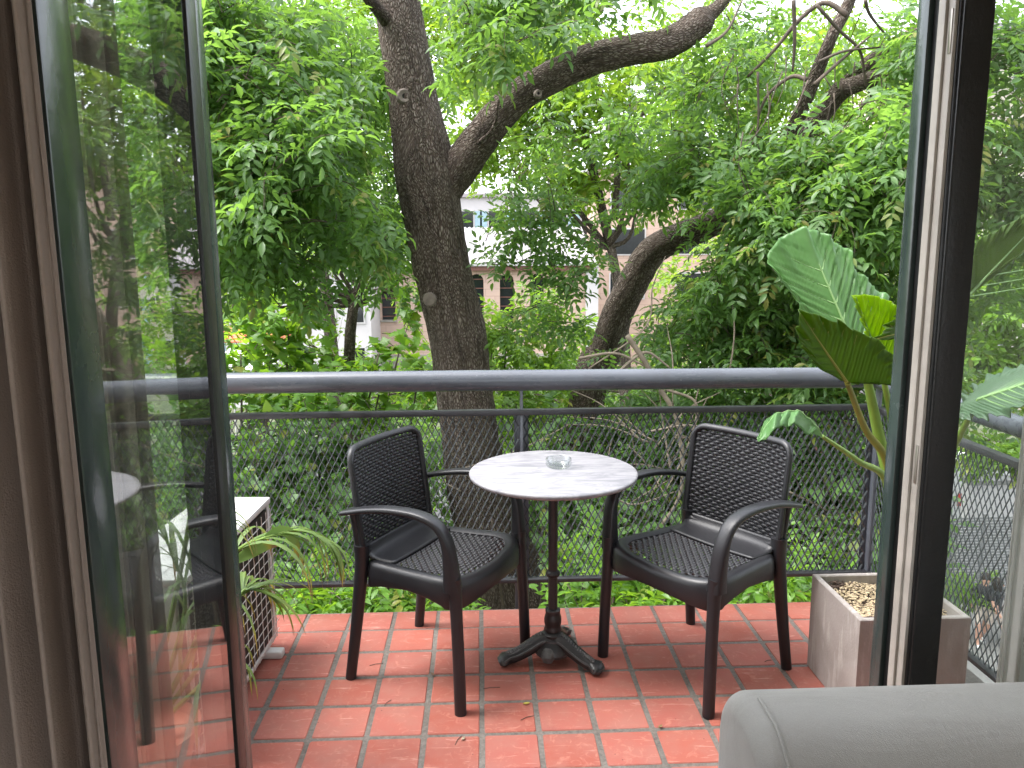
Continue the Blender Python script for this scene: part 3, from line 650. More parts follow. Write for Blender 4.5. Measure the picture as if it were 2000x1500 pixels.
# ------------------------------------------------------------------ elephant ear plant
BASE = np.array((1.345, 2.44, .33))
ee = empty('elephant_ear_plant', tuple(BASE), label='tall elephant ear plant with huge ribbed green leaves growing in the planter', cat='plant')
def plane_pts(pl, pts):
    """points of the plane through three world points, on the sight lines of the given outline"""
    a, b_, c = pl; n = np.cross(b_-a, c-a); out = []
    for x, y in pts:
        d = (x-1000)/FPX*_R + (750-y)/FPX*_U + _f; out.append(CAM+d*((a-CAM).dot(n)/d.dot(n)))
    return out, n/np.linalg.norm(n)
def ear_leaf(base, tip, side, outline, m, rib, stem_mid=None, stem_m=None, stem_r=(.011, .02), cup=.05, vein=.006, flip=1, ribr=.0055, droop=0.0, wave=.010, label=None, curl=None):
    """base, tip, side: (px, py, Y); outline: polygon in photo pixels, seen from the stalk joint"""
    Bp, Tp, Sp = at(*base), at(*tip), at(*side)
    poly, n = plane_pts((Bp, Tp, Sp), outline)
    if n.dot(CAM-Bp) < 0: n = -n
    n = n*flip
    ax = Tp-Bp; Lm = np.linalg.norm(ax); ax /= Lm; lat = np.cross(n, ax)
    q = np.array([((p-Bp).dot(lat), (p-Bp).dot(ax)) for p in poly]); 
    # resample outline finely, closed, with a wavy rim
    K = 240; qs = np.vstack([q, q[:1]]); seg = np.linalg.norm(np.diff(qs, axis=0), axis=1); cum = np.r_[0, np.cumsum(seg)]; tt = np.linspace(0, cum[-1], K, endpoint=False)
    ox = np.interp(tt, cum, qs[:, 0]); oy = np.interp(tt, cum, qs[:, 1])
    for _ in range(2): ox = (np.roll(ox, 1)+2*ox+np.roll(ox, -1))/4; oy = (np.roll(oy, 1)+2*oy+np.roll(oy, -1))/4
    NR = 48; vs = []; nv = 9
    def surf(x, y):
        yy = y/Lm; h = -cup*(abs(x)/.15)**1.6*.5 if cup > 0 else -cup*(abs(x)/.15)**1.6*.5
        h = -cup*.5*(min(abs(x), .25)/.15)**1.6 + cup*.25*math.exp(-(abs(x)/.02)**2)*.3 - droop*max(0, yy)**2
        s = yy*nv - abs(x)/Lm*nv*1.1; ph_ = s-math.floor(s); ridge = math.exp(-((ph_-.5)/.13)**2)
        h += vein*(ridge-.35*math.cos((ph_-.5)*2*math.pi))*min(1, abs(x)/.03)*-1
        if curl: h += curl(x/Lm, yy)*Lm
        return h
    for r in range(1, NR+1):
        s = r/NR
        for k in range(K):
            x, y = ox[k]*s, oy[k]*s; rim = max(0, (s-.72)/.28); h = surf(x, y)+wave*rim*math.sin(k*2*math.pi/K*15+1.0)+wave*.6*rim*math.sin(k*2*math.pi/K*31)
            vs.append(Bp+lat*x+ax*y+n*h)
    vs.append(Bp); fs = []
    for r in range(NR-1):
        for k in range(K): fs.append((r*K+k, r*K+(k+1) % K, (r+1)*K+(k+1) % K, (r+1)*K+k))
    for k in range(K): fs.append((NR*K, (k+1) % K, k))
    b = MB(); b.add([v-BASE for v in vs], fs); lf = b.build('leaf', m, ee, solid=.0014, angle=180)
    if label: lf['label'] = label
    # midrib and side veins
    tipL = oy.max()*.97; rb = MB(); pts = [Bp+ax*y+n*(surf(0, y)+.0012)-BASE for y in np.linspace(0, tipL, 14)]
    rb.tube(pts, [ribr*(1-.8*i/13) for i in range(14)], 8)
    for k in range(1, 8):
        y0 = Lm*(k-.5)/nv
        for s_ in (-1, 1):
            pp = []
            for j in range(30):
                x = s_*(.004+j/29*.16); y = y0+abs(x)*1.1
                ang = math.atan2(y, x); # stay inside the outline
                d2 = np.abs(np.arctan2(oy, ox)-ang); d2 = np.minimum(d2, 2*math.pi-d2); i2 = int(np.argmin(d2)); 
                if math.hypot(x, y) > .93*math.hypot(ox[i2], oy[i2]): break
                pp.append(Bp+lat*x+ax*y+n*(surf(x, y)+.0022)-BASE)
            if len(pp) > 2: rb.tube(pp, [.0019*(1-.75*i/len(pp)) for i in range(len(pp))], 5)
    rb.build('midrib', rib, lf)
    if stem_mid is not None:
        st_ = MB(); pts = bez([BASE]+[at(*q_) for q_ in stem_mid]+[Bp], 20); k0 = len(pts)
        st_.tube([p-BASE for p in pts], [stem_r[1]+(stem_r[0]-stem_r[1])*(i/(k0-1))**.8 for i in range(k0)], 12); st_.build('stalk', stem_m, ee)
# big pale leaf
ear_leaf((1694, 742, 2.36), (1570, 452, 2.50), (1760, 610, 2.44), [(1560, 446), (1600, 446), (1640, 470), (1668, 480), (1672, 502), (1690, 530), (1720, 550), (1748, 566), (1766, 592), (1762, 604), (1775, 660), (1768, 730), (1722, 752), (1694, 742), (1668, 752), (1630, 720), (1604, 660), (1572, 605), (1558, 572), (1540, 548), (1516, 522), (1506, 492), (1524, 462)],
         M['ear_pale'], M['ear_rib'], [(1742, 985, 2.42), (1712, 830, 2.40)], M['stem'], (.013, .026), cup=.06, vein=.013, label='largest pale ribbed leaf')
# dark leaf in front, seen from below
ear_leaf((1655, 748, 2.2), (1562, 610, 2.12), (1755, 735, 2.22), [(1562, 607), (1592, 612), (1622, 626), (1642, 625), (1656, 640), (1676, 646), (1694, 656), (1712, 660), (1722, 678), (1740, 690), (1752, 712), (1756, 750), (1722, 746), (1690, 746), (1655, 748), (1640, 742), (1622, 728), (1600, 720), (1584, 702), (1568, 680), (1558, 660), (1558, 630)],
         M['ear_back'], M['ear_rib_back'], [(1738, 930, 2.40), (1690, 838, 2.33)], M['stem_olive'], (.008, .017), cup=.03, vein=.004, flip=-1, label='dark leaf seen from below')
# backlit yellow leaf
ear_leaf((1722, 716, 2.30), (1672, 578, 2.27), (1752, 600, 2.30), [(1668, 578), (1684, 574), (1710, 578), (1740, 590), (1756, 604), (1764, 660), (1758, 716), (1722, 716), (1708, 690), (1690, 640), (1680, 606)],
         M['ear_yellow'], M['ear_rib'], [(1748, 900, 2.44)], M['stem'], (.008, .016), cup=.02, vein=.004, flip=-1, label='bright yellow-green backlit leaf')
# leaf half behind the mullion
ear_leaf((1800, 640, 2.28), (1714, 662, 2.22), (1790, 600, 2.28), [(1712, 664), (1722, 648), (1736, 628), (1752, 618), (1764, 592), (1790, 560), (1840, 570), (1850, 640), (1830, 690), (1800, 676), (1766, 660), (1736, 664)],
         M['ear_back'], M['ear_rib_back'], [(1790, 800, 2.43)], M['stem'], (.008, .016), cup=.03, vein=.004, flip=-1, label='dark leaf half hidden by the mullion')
# curled leaf over the right chair: an arched blade rolled downwards
up_ = bez([at(1606, 852, 2.20), at(1590, 824, 2.21), at(1560, 808, 2.22), at(1528, 806, 2.20), at(1498, 818, 2.16), at(1478, 858, 2.10)], 40)
lo_ = bez([at(1604, 856, 2.19), at(1580, 846, 2.11), at(1556, 834, 2.10), at(1534, 830, 2.09), at(1508, 846, 2.07), at(1482, 862, 2.09)], 40)
def cl(u, v):
    i = min(39, int(round(u*39))); p = up_[i]*(1-v)+lo_[i]*v; bul = math.sin(v*math.pi)*.022*math.sin(u*math.pi); p = p+np.array((0, -bul*.4, bul))
    p = p+np.array((0, 0, .0022*math.sin(u*40-v*5)+.006*v*math.sin(u*19)))
    return tuple(p-BASE)
b = MB(); b.grid(cl, 80, 14); lf = b.build('leaf', M['ear_pale'], ee, solid=.0014, angle=180); lf['label'] = 'small curled leaf above the right chair'
b = MB(); b.tube([np.array(cl(u, .42))+np.array((0, -.001, .0012)) for u in np.linspace(.01, .97, 24)], [.0032*(1-.8*k/23) for k in range(24)], 6); b.build('midrib', M['ear_rib'], lf)
b = MB(); pts = bez([BASE, at(1735, 955, 2.36), at(1675, 900, 2.26), up_[0]], 20); b.tube([p-BASE for p in pts], [.017-.0115*(k/19)**.8 for k in range(20)], 12); b.build('stalk', M['stem'], ee)
# two leaves beyond the side pane
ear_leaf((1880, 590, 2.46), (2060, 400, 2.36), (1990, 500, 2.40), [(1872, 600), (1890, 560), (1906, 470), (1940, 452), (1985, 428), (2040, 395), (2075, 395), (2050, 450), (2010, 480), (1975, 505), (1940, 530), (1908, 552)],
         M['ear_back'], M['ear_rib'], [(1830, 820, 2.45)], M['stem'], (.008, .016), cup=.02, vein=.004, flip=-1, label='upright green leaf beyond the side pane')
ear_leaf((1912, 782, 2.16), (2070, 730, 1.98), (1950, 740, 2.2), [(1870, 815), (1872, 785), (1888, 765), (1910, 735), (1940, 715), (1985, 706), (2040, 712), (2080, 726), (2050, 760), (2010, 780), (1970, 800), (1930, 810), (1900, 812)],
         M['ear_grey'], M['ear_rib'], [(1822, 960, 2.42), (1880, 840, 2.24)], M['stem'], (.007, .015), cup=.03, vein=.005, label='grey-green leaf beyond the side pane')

# ------------------------------------------------------------------ cooling unit on the left
AX1, AX0, AY0, AY1 = -.822, -1.075, 2.14, 2.895
ac = empty('air_conditioner', ((AX0+AX1)/2, (AY0+AY1)/2, .0035), label='white air conditioner unit standing on the tiles behind the door leaf', cat='air conditioner')
ac.rotation_euler = (0, 0, R_(-3.0))
w, d, h = (AX1-AX0)/2, (AY1-AY0)/2, .578
b = MB(); b.box(-w, w-.03, -d, d, .03, h-.012, .004); b.build('casing', M['ac_white'], ac)
b = MB(); b.box(w-.0295, w-.006, -d+.02, d-.02, .05, h-.03); b.build('coil', M['ac_dark'], ac)
b = MB(); b.box(w-.0055, w, -d, -d+.022, .03, h-.0125, .002); b.box(w-.0055, w, d-.022, d, .03, h-.0125, .002); b.box(w-.0055, w, -d+.0225, d-.0225, .03, .05, .002); b.build('frame', M['ac_white'], ac)
b = MB(); b.box(-w-.004, w+.006, -d-.004, d+.004, h-.0118, h+.012, .005)
for x in (-.04, .05): b.box(w*.0+x-.002, x+.002, -d+.01, d-.01, h+.0122, h+.0145, .001)
b.build('lid', M['ac_white'], ac)
for k in range(13):
    b = MB(); z = .07+.038*k; b.tube([(w+.012, -d+.01, z), (w+.016, 0, z), (w+.012, d-.005, z)], .0016, 6); b.build('guard_wire', M['wire'], ac)
for k in range(15):
    b = MB(); y = -d+.02+.05*k; b.tube([(w+.014, y, .05), (w+.014, y, h-.02)], .0016, 6); b.build('guard_wire', M['wire'], ac)
for y in (-.28, .28):
    b = MB(); b.box(-w-.01, w+.055, y-.022, y+.022, 0, .03, .008); b.build('foot', M['ac_white'], ac)

# ------------------------------------------------------------------ palm in a pot
pb = np.array((-.93, 2.02, .0035)); pot = empty('plant_pot', tuple(pb), label='round terracotta pot with saucer behind the door leaf', cat='pot')
b = MB(); b.lathe([(0, 0), (.09, 0), (.125, .18), (.14, .18), (.142, .21), (.128, .212), (.122, .19), (0, .185)], sides=36); b.build('body', M['terracotta_pot'], pot)
b = MB(); b.lathe([(0, .001), (.15, .0), (.17, .022), (.163, .025), (.145, .008), (.095, .006)], sides=40); b.build('saucer', M['terracotta_pot'], pot)
pc = pb+np.array((0, 0, .185)); pm = empty('potted_palm', tuple(pc), label='potted palm with long narrow arching leaves and dry brown tips', cat='plant')
def blade(b, p, d, L, w, droop, n=9, upv=(0, 0, 1)):
    p = np.array(p, float); d = np.array(d, float); d /= np.linalg.norm(d); pts = [p]; v = d*L/(n-1)
    for i in range(n-1): v = v+np.array((0, 0, -droop*L/(n-1)*(i+1)/(n-1)*2)); v = v/np.linalg.norm(v)*L/(n-1); pts.append(pts[-1]+v)
    vs = []; uv = []
    for i, q in enumerate(pts):
        t_ = pts[min(i+1, n-1)]-pts[max(i-1, 0)]; t_ /= np.linalg.norm(t_); s = np.cross(t_, np.array(upv, float)); s /= np.linalg.norm(s)+1e-9; nn = np.cross(s, t_)
        f = i/(n-1); ww = w*(.45+.55*math.sin(min(1, f*2.2)*math.pi/2))*(1-f**2.6)+.0004
        vs += [q-s*ww+nn*ww*.35-pc, q-pc, q+s*ww+nn*ww*.35-pc]; uv += [(0, f), (.5, f), (1, f)]
    fs = []
    for i in range(n-1): a = i*3; fs += [(a, a+1, a+4, a+3), (a+1, a+2, a+5, a+4)]
    b.add(vs, fs, uv); return pts
def frond(path, nleaf, L, w, spread=50, droop=.5, start=.25, flat=(0, 0, 1)):
    path = bez(path, 24); st_ = MB(); st_.tube([p-pc for p in path], [.006*(1-.75*i/23)+.0012 for i in range(24)], 8); so_ = st_.build('frond', M['stem'], pm)
    for k in range(nleaf):
        f = start+(1-start)*(k+.5)/nleaf; i = min(22, int(f*23)); p = path[i]; t_ = path[i+1]-path[i]; t_ /= np.linalg.norm(t_); s = np.cross(t_, np.array(flat, float)); s /= np.linalg.norm(s)+1e-9
        sg = 1 if k % 2 else -1; a = R_(spread*(1-.55*f)+random.uniform(-7, 7)); d = t_*math.cos(a)+s*sg*math.sin(a)+np.array((0, 0, .12))
        b = MB(); blade(b, p, d, L*(.65+.5*math.sin(f*math.pi))*random.uniform(.85, 1.1), w, droop*random.uniform(.7, 1.3)); b.build('leaflet', M['palm'], so_)
def A(x, y, Y): return at(x, y, Y)
frond([pc, A(415, 1200, 2.05), A(455, 1085, 2.12), A(520, 1050, 2.16), A(590, 1036, 2.20), A(655, 1062, 2.22)], 20, .25, .0085, 38, .5, .42)
frond([pc, A(440, 1230, 2.02), A(470, 1160, 2.10), A(488, 1150, 2.12)], 16, .24, .0075, 75, .3, .6)
frond([pc, A(392, 1220, 2.0), A(370, 1090, 2.0), A(400, 1020, 2.04)], 16, .28, .006, 45, .6, .3)
frond([pc, A(360, 1200, 2.0), A(335, 1080, 2.0), A(300, 1010, 2.0)], 14, .26, .006, 45, .6, .3)
frond([pc, A(410, 1320, 1.98), A(430, 1290, 1.98), A(440, 1310, 1.99)], 14, .2, .006, 65, .6, .2)
frond([pc, A(385, 900, 2.0), A(345, 560, 2.0), A(330, 380, 2.0), A(345, 330, 2.02)], 9, .22, .0035, 60, .1, .5)
# the broad blade with the curled tip
b = MB(); q0 = A(520, 1050, 2.16); q1 = A(582, 996, 2.2); blade(b, q0, q1-q0, np.linalg.norm(q1-q0)*1.45, .017, .55, 12, (0.2, -1, .3)); b.build('leaflet', M['palm'], pm)
b = MB(); q0 = A(462, 1095, 2.10); q1 = A(528, 1048, 2.17); blade(b, q0, q1-q0, np.linalg.norm(q1-q0)*1.2, .02, .1, 8, (0.2, -1, .3)); b.build('leaflet', M['palm'], pm)

# ------------------------------------------------------------------ curtains and sofa inside
def curtain(name, m, path, z0, z1, folds, amp, label, cat='curtain', sh=0.0):
    P = bez(path, 120); n = 120; vs = []
    def fn(u, v):
        i = min(n-1, int(round(u*(n-1)))); p = P[i]; t_ = P[min(i+1, n-1)]-P[max(i-1, 0)]; t_ = t_/np.linalg.norm(t_); nn = np.array((-t_[1], t_[0], 0))
        a = amp*(math.sin(u*folds*2*math.pi)+.35*math.sin(u*folds*4.7*math.pi+1.3+v)+.2*math.sin(u*31+v*2))*(1-.25*v)
        return tuple(p[:2]+nn[:2]*a)+(z0+(z1-z0)*v,)
    b = MB(); b.grid(fn, 240, 14); o = b.build(name, m, None, angle=180, solid=.002); tag(o, label, cat); return o
curtain('curtain', M['curtain'], [(-.378, .735, 0), (-.43, .722, 0), (-.50, .735, 0), (-.65, .76, 0), (-1.05, .86, 0)], .01, 2.55, 7, .022, 'taupe curtain hanging in folds at the left edge, in front of the door leaf')
curtain('curtain', M['curtain_thin'], [(-.572, 1.36, 0), (-.70, 1.34, 0), (-1.0, 1.34, 0), (-1.5, 1.34, 0)], .01, 2.55, 9, .026, 'taupe curtain gathered behind the open door leaf, seen through its pane')
cx = at(1957, 1340, 1.33); curtain('curtain', M['sheer'], [(cx[0], 1.34, 0), (cx[0]+.08, 1.33, 0), (cx[0]+.3, 1.335, 0), (cx[0]+.55, 1.33, 0)], .01, 1.22, 6, .012, 'pale sheer curtain at the right edge above the sofa')
sf = empty('sofa', (1.1, 1.0, 0), label='grey-beige upholstered sofa with its rounded backrest in the lower right corner', cat='sofa')
SX0, SX1, SY0, SY1, SZ = .384, 1.95, .955, 1.205, .811
b = MB(); bm = bmesh.new(); bmesh.ops.create_cube(bm, size=1)
for v in bm.verts: v.co = Vector(((SX0+SX1)/2+v.co.x*(SX1-SX0)-1.1, (SY0+SY1)/2+v.co.y*(SY1-SY0)-1.0, (.12+SZ)/2+v.co.z*(SZ-.12)))
bmesh.ops.bevel(bm, geom=[e for e in bm.edges if e.verts[0].co.z > .5 and e.verts[1].co.z > .5 and abs(e.verts[0].co.x-e.verts[1].co.x) > .5], offset=.10, segments=10, affect='EDGES', profile=.5)
bmesh.ops.bevel(bm, geom=[e for e in bm.edges if (max(e.verts[0].co.x, e.verts[1].co.x) < SX0-1.1+.005)], offset=.035, segments=6, affect='EDGES', profile=.5)
bm.verts.index_update(); b.add([v.co for v in bm.verts], [[v.index for v in f.verts] for f in bm.faces]); bm.free(); b.build('backrest', M['sofa'], sf, angle=70)
b = MB(); pth = [(SX0-1.1+.036, SY0-1.0-.002, z) for z in np.linspace(.14, SZ-.1, 8)]
for k in range(1, 8): a = R_(k*90/8); pth.append((SX0-1.1+.036, SY0-1.0+.1-.102*math.cos(a), SZ-.1+.102*math.sin(a)))
pth += [(SX0-1.1+.036, y, SZ+.002) for y in np.linspace(SY0-.9, SY1-1.1, 4)]
b.tube(pth, .0028, 8); b.build('piping', M['sofa'], sf)
b = MB(); b.box(SX0-1.1+.02, SX1-1.1, -.95, -.05-.0, .14, .42, .05); b.build('seat_cushion', M['sofa'], sf)
for x in (SX0+.1, SX1-.1):
    b = MB(); b.box(x-1.1-.025, x-1.1+.025, SY0-1.0+.06, SY0-1.0+.11, 0, .125, .004); b.build('leg', M['frame_black'], sf)

# ------------------------------------------------------------------ foliage machinery
def leaflet_hi(L, W, fold=.25, droop=.25):
    v = np.array([(0, 0, 0), (L*.3, W*.42, fold*W*.4), (L*.62, W*.46, fold*W*.4-droop*L*.3), (L, 0, -droop*L), (L*.62, -W*.46, fold*W*.4-droop*L*.3), (L*.3, -W*.42, fold*W*.4), (L*.48, 0, -droop*L*.2)])
    f = np.array([(0, 6, 1), (1, 6, 2), (2, 6, 3), (3, 6, 4), (4, 6, 5), (5, 6, 0)]); return v, f
def leaflet_lo(L, W, droop=.25):
    v = np.array([(0, 0, 0), (L*.5, W*.5, 0), (L, 0, -droop*L), (L*.5, -W*.5, 0)]); return v, np.array([(0, 1, 2), (0, 2, 3)])
def rotz(a): c, s = math.cos(a), math.sin(a); return np.array([(c, -s, 0), (s, c, 0), (0, 0, 1)])
def roty(a): c, s = math.cos(a), math.sin(a); return np.array([(c, 0, s), (0, 1, 0), (-s, 0, c)])
def rotx(a): c, s = math.cos(a), math.sin(a); return np.array([(1, 0, 0), (0, c, -s), (0, s, c)])
def compound(pairs, L, W, hi=True, stalk=.05, gap=.055):
    V = []; F = []; n = 0
    spots = []
    for k in range(pairs):
        x = stalk+gap*k; s = .75+.25*math.sin((k+1)/pairs*math.pi*.8)
        for sg in (1, -1): spots.append((x, sg*R_(random.uniform(48, 68)), s))
    spots.append((stalk+gap*(pairs-.3), 0, 1.15))
    for x, a, s in spots:
        v, f = leaflet_hi(L*s, W*s, random.uniform(.1, .5), random.uniform(.1, .45)) if hi else leaflet_lo(L*s, W*s, random.uniform(.1, .4))
        v = v @ rotx(random.uniform(-.5, .5)).T @ roty(random.uniform(-.1, .35)).T @ rotz(a).T; v = v+np.array((x, 0, -x*x*1.1)); V.append(v); F.append(f+n); n += len(v)
    return np.vstack(V), np.vstack(F)
def heart(L):
    v = np.array([(0, 0, 0), (-.12*L, .25*L, .03*L), (.12*L, .46*L, .05*L), (.5*L, .38*L, .02*L), (L, 0, -.2*L), (.5*L, -.38*L, .02*L), (.12*L, -.46*L, .05*L), (-.12*L, -.25*L, .03*L), (.35*L, 0, -.05*L)])
    f = np.array([(0, 8, 1), (1, 8, 2), (2, 8, 3), (3, 8, 4), (4, 8, 5), (5, 8, 6), (6, 8, 7), (7, 8, 0)]); return v, f
def lobed(L):
    o = [(0, 0), (.1, .3), (-.02, .52), (.3, .36), (.45, .62), (.6, .3), (1, 0), (.6, -.3), (.45, -.62), (.3, -.36), (-.02, -.52), (.1, -.3)]
    v = np.array([(x*L, y*L, -.1*abs(y)*L-.15*x*x*L) for x, y in o]+[(.35*L, 0, .02*L)]); f = np.array([(i, (i+1) % 12, 12) for i in range(12)]); return v, f
TPL = {
 'ash': [compound(3, .088, .035) for _ in range(5)], 'ash_lo': [compound(3, .10, .046, False) for _ in range(4)],
 'far': [compound(2, .15, .07, False, .06, .08) for _ in range(4)], 'bush': [lobed(.135) for _ in range(2)], 'heart': [heart(.1), heart(.085)], 'street': [compound(3, .13, .06, False) for _ in range(4)],
}
def to_px(p):
    d = np.asarray(p, float)-CAM; z = d.dot(_f); return 1000+FPX*d.dot(_R)/z, 750-FPX*d.dot(_U)/z
CLEAR = []      # polylines (points of a trunk, radius): no leaf spray hangs closely in front of these
def blocked(p, margin):
    for pts, rad in CLEAR:
        for (a, b_) in zip(pts[:-1], pts[1:]):
            # compare on the sight line: distance of the trunk's axis from the line camera - p
            d = (p-CAM)/np.linalg.norm(p-CAM); e = b_-a; w = a-CAM
            A = e.dot(e); B = e.dot(d); C_ = 1.0; D = e.dot(w); E_ = d.dot(w); den = A*C_-B*B
            sc = 0 if den < 1e-9 else max(0, min(1, (B*E_-C_*D)/den)); q = a+e*sc; tt = (q-CAM).dot(d)
            if np.linalg.norm(CAM+d*tt-q) < rad+margin and np.linalg.norm(p-CAM) < tt: return True
    return False
class Foliage:
    def __init__(s): s.V = []; s.F = []; s.T = []; s.n = 0; s.tw = MB(); s.keep = 1.0
    def leaves(s, kind, P, Dr, tint, scale):
        """P (n,3) positions, Dr (n,3) directions; up is random about +z"""
        tpls = TPL[kind]; n = len(P); which = rng.integers(0, len(tpls), n)
        Dr = Dr/np.linalg.norm(Dr, axis=1, keepdims=True)
        up = np.tile(np.array((0, 0, 1.0)), (n, 1))+rng.normal(0, .35, (n, 3)); Y = np.cross(up, Dr); Y /= np.linalg.norm(Y, axis=1, keepdims=True)+1e-9; Z = np.cross(Dr, Y)
        for k, (v, f) in enumerate(tpls):
            m = np.where(which == k)[0]
            if not len(m): continue
            sc = scale[m][:, None, None]
            W = P[m][:, None, :]+sc*(v[None, :, 0:1]*Dr[m][:, None, :]+v[None, :, 1:2]*Y[m][:, None, :]+v[None, :, 2:3]*Z[m][:, None, :])
            s.V.append(W.reshape(-1, 3)); F = f[None]+(np.arange(len(m))*len(v))[:, None, None]+s.n; s.F.append(F.reshape(-1, 3)); s.n += len(m)*len(v)
            s.T.append(np.repeat(np.stack([tint[m], rng.random(len(m)), rng.random(len(m)), np.ones(len(m))], 1), len(v), 0))
    def spray(s, kind, p, d, L, nodes, tint, scale=1.0, droop=.6, twig=True):
        p = np.array(p, float); d = np.array(d, float); d /= np.linalg.norm(d); pts = [p]; v = d.copy(); P = []; D = []
        for i in range(nodes):
            v = v+np.array((0, 0, -droop/nodes))+rng.normal(0, .08, 3); v /= np.linalg.norm(v); q = pts[-1]+v*L/nodes; pts.append(q)
            side = np.cross(v, (0, 0, 1.0)); side /= np.linalg.norm(side)+1e-9
            if i % 2: side = side*.5+np.cross(v, side)*.8
            for sg in (1, -1): P.append(q); D.append(v*.5+side*sg*.9+rng.normal(0, .22, 3)+np.array((0, 0, -.15)))
        P.append(pts[-1]); D.append(v)
        if CLEAR and (blocked(pts[-1], .17) or blocked(pts[len(pts)//2], .17) or blocked(pts[0], .1)) and random.random() < s.keep: return
        n = len(P); s.leaves(kind, np.array(P), np.array(D), np.clip(tint+rng.normal(0, .16, n), 0, 1), scale*rng.uniform(.75, 1.15, n))
        if twig: s.tw.tube(pts, [.0055*(1-.7*i/nodes) for i in range(nodes+1)], 3, False)
    def blob(s, kind, c, r, n, tint=.5, scale=1.0, nodes=5, L=.55, droop=.7, flat=.75, centre=None, twig=True):
        c = np.array(c, float)
        for _ in range(n):
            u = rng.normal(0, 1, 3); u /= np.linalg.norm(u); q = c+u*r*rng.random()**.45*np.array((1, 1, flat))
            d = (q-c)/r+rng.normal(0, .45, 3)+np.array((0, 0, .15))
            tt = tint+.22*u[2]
            s.spray(kind, q-d/np.linalg.norm(d)*L*.5, d, L*rng.uniform(.7, 1.2), nodes, tt, scale, droop, twig)
    def build(s, name, m, parent, twigname='twigs', tm=None):
        V = np.vstack(s.V).astype(np.float32); F = np.vstack(s.F).astype(np.int32); T = np.vstack(s.T).astype(np.float32)
        if parent is not None: V = V-np.array(parent.location, np.float32)
        me = bpy.data.meshes.new(name); me.vertices.add(len(V)); me.vertices.foreach_set('co', V.ravel()); me.loops.add(F.size); me.loops.foreach_set('vertex_index', F.ravel())
        me.polygons.add(len(F)); me.polygons.foreach_set('loop_start', np.arange(0, F.size, 3, dtype=np.int32)); me.polygons.foreach_set('use_smooth', np.ones(len(F), bool)); me.update()
        a = me.attributes.new('tint', 'FLOAT_COLOR', 'POINT'); a.data.foreach_set('color', T.ravel()); me.materials.append(m)
        o = bpy.data.objects.new(name, me); col.objects.link(o); o.parent = parent; o['kind'] = 'stuff'
        if s.tw.v:
            if parent is not None: l = parent.location; s.tw.v = [(v[0]-l[0], v[1]-l[1], v[2]-l[2]) for v in s.tw.v]
            s.tw.uv = {}; t_ = s.tw.build(twigname, tm or M['twig'], parent); t_['kind'] = 'stuff'
        return o
def limb(name, root, path, radii, m='bark', sides=20, n=40, rough=.035, lump=.0):
    pts = bez(path, n); rr = np.interp(np.linspace(0, 1, n), np.linspace(0, 1, len(radii)), radii)
    b = MB(); b.tube(pts, [float(x)*(1+lump*math.sin(i*1.7)*.5) for i, x in enumerate(rr)], sides, True, None, None, rough)
    l = root.location; b.v = [(v[0]-l[0], v[1]-l[1], v[2]-l[2]) for v in b.v]
    return b.build(name, M[m], root, angle=180)
GZ = -7.0

# ------------------------------------------------------------------ main ash tree in front of the balcony
TY = 7.5
b0 = at(1000, 1170, TY); ta = empty('ash_tree', (b0[0]+.45, TY+.1, GZ), label='big ash tree with a thick leaning trunk in front of the railing', cat='tree')
tp = [(b0[0]+.45, TY+.1, GZ), (b0[0]+.3, TY+.05, -4.5), tuple(b0)]+[tuple(at(x, y, TY)) for x, y in ((958, 1050), (930, 950), (918, 850), (906, 760), (893, 650), (866, 540), (846, 430), (832, 340), (808, 200), (790, 90), (775, 0))]+[tuple(at(750, -120, TY)), tuple(at(735, -330, TY-.1))]
limb('trunk', ta, tp, [.50, .42, .37, .32, .285, .275, .27, .27, .265, .268, .285, .225, .21, .20, .17, .12], sides=40, n=90, rough=.03)
lp = [at(868, 372, TY), at(905, 318, TY-.05), at(950, 255, TY-.15), at(1010, 190, TY-.25), at(1075, 152, TY-.3), at(1150, 118, TY-.35), at(1230, 98, TY-.4), at(1300, 86, TY-.4), at(1345, 60, TY-.4), at(1372, 38, TY-.4), at(1386, 26, TY-.4)]
limb('branch', ta, [at(1372, 40, TY-.4), at(1415, 0, TY-.35), at(1450, -60, TY-.3), at(1480, -150, TY-.3)], [.075, .05, .04, .02], sides=12, n=20)
limb('limb', ta, lp, [.16, .172, .155, .14, .135, .135, .125, .125, .125, .12, .07], sides=28, n=60, rough=.04)
limb('branch', ta, [at(770, 60, TY), at(735, 15, TY-.3), at(690, -30, TY-.6), at(600, -60, TY-1)], [.07, .055, .045, .02], sides=12, n=20)
limb('branch', ta, [at(905, 300, TY), at(960, 255, TY-.5), at(975, 195, TY-.7)], [.02, .016, .01], sides=8, n=14)
def knot(c, nrm, r, hole=True):
    nrm = np.array(nrm, float); nrm /= np.linalg.norm(nrm); Mx = Vector(nrm).to_track_quat('Z', 'Y').to_matrix().to_4x4(); l = np.array(ta.location)
    b = MB(); b.lathe([(r*1.35, -.03), (r*1.1, -.004), (r*.9, .006), (r*.6, .004), (r*.35, -.004)] if hole else [(r*1.2, -.02), (r*1.0, .0), (r*.7, .003), (0, .0)], c=tuple(np.array(c)-l), sides=18, M=Mx); k = b.build('knot', M['bark_pale'], ta)
    if hole: b = MB(); b.lathe([(r*.40, -.0035), (0, -.0034)], c=tuple(np.array(c)-l), sides=12, M=Mx); b.build('hollow', M['bark_hole'], k)
knot(at(790, 187, TY-.218), (0, -1, 0), .058); knot(at(838, 585, TY-.274), (-.25, -1, 0), .055, False); knot(at(1052, 182, TY-.432), (.2, -1, .1), .03)
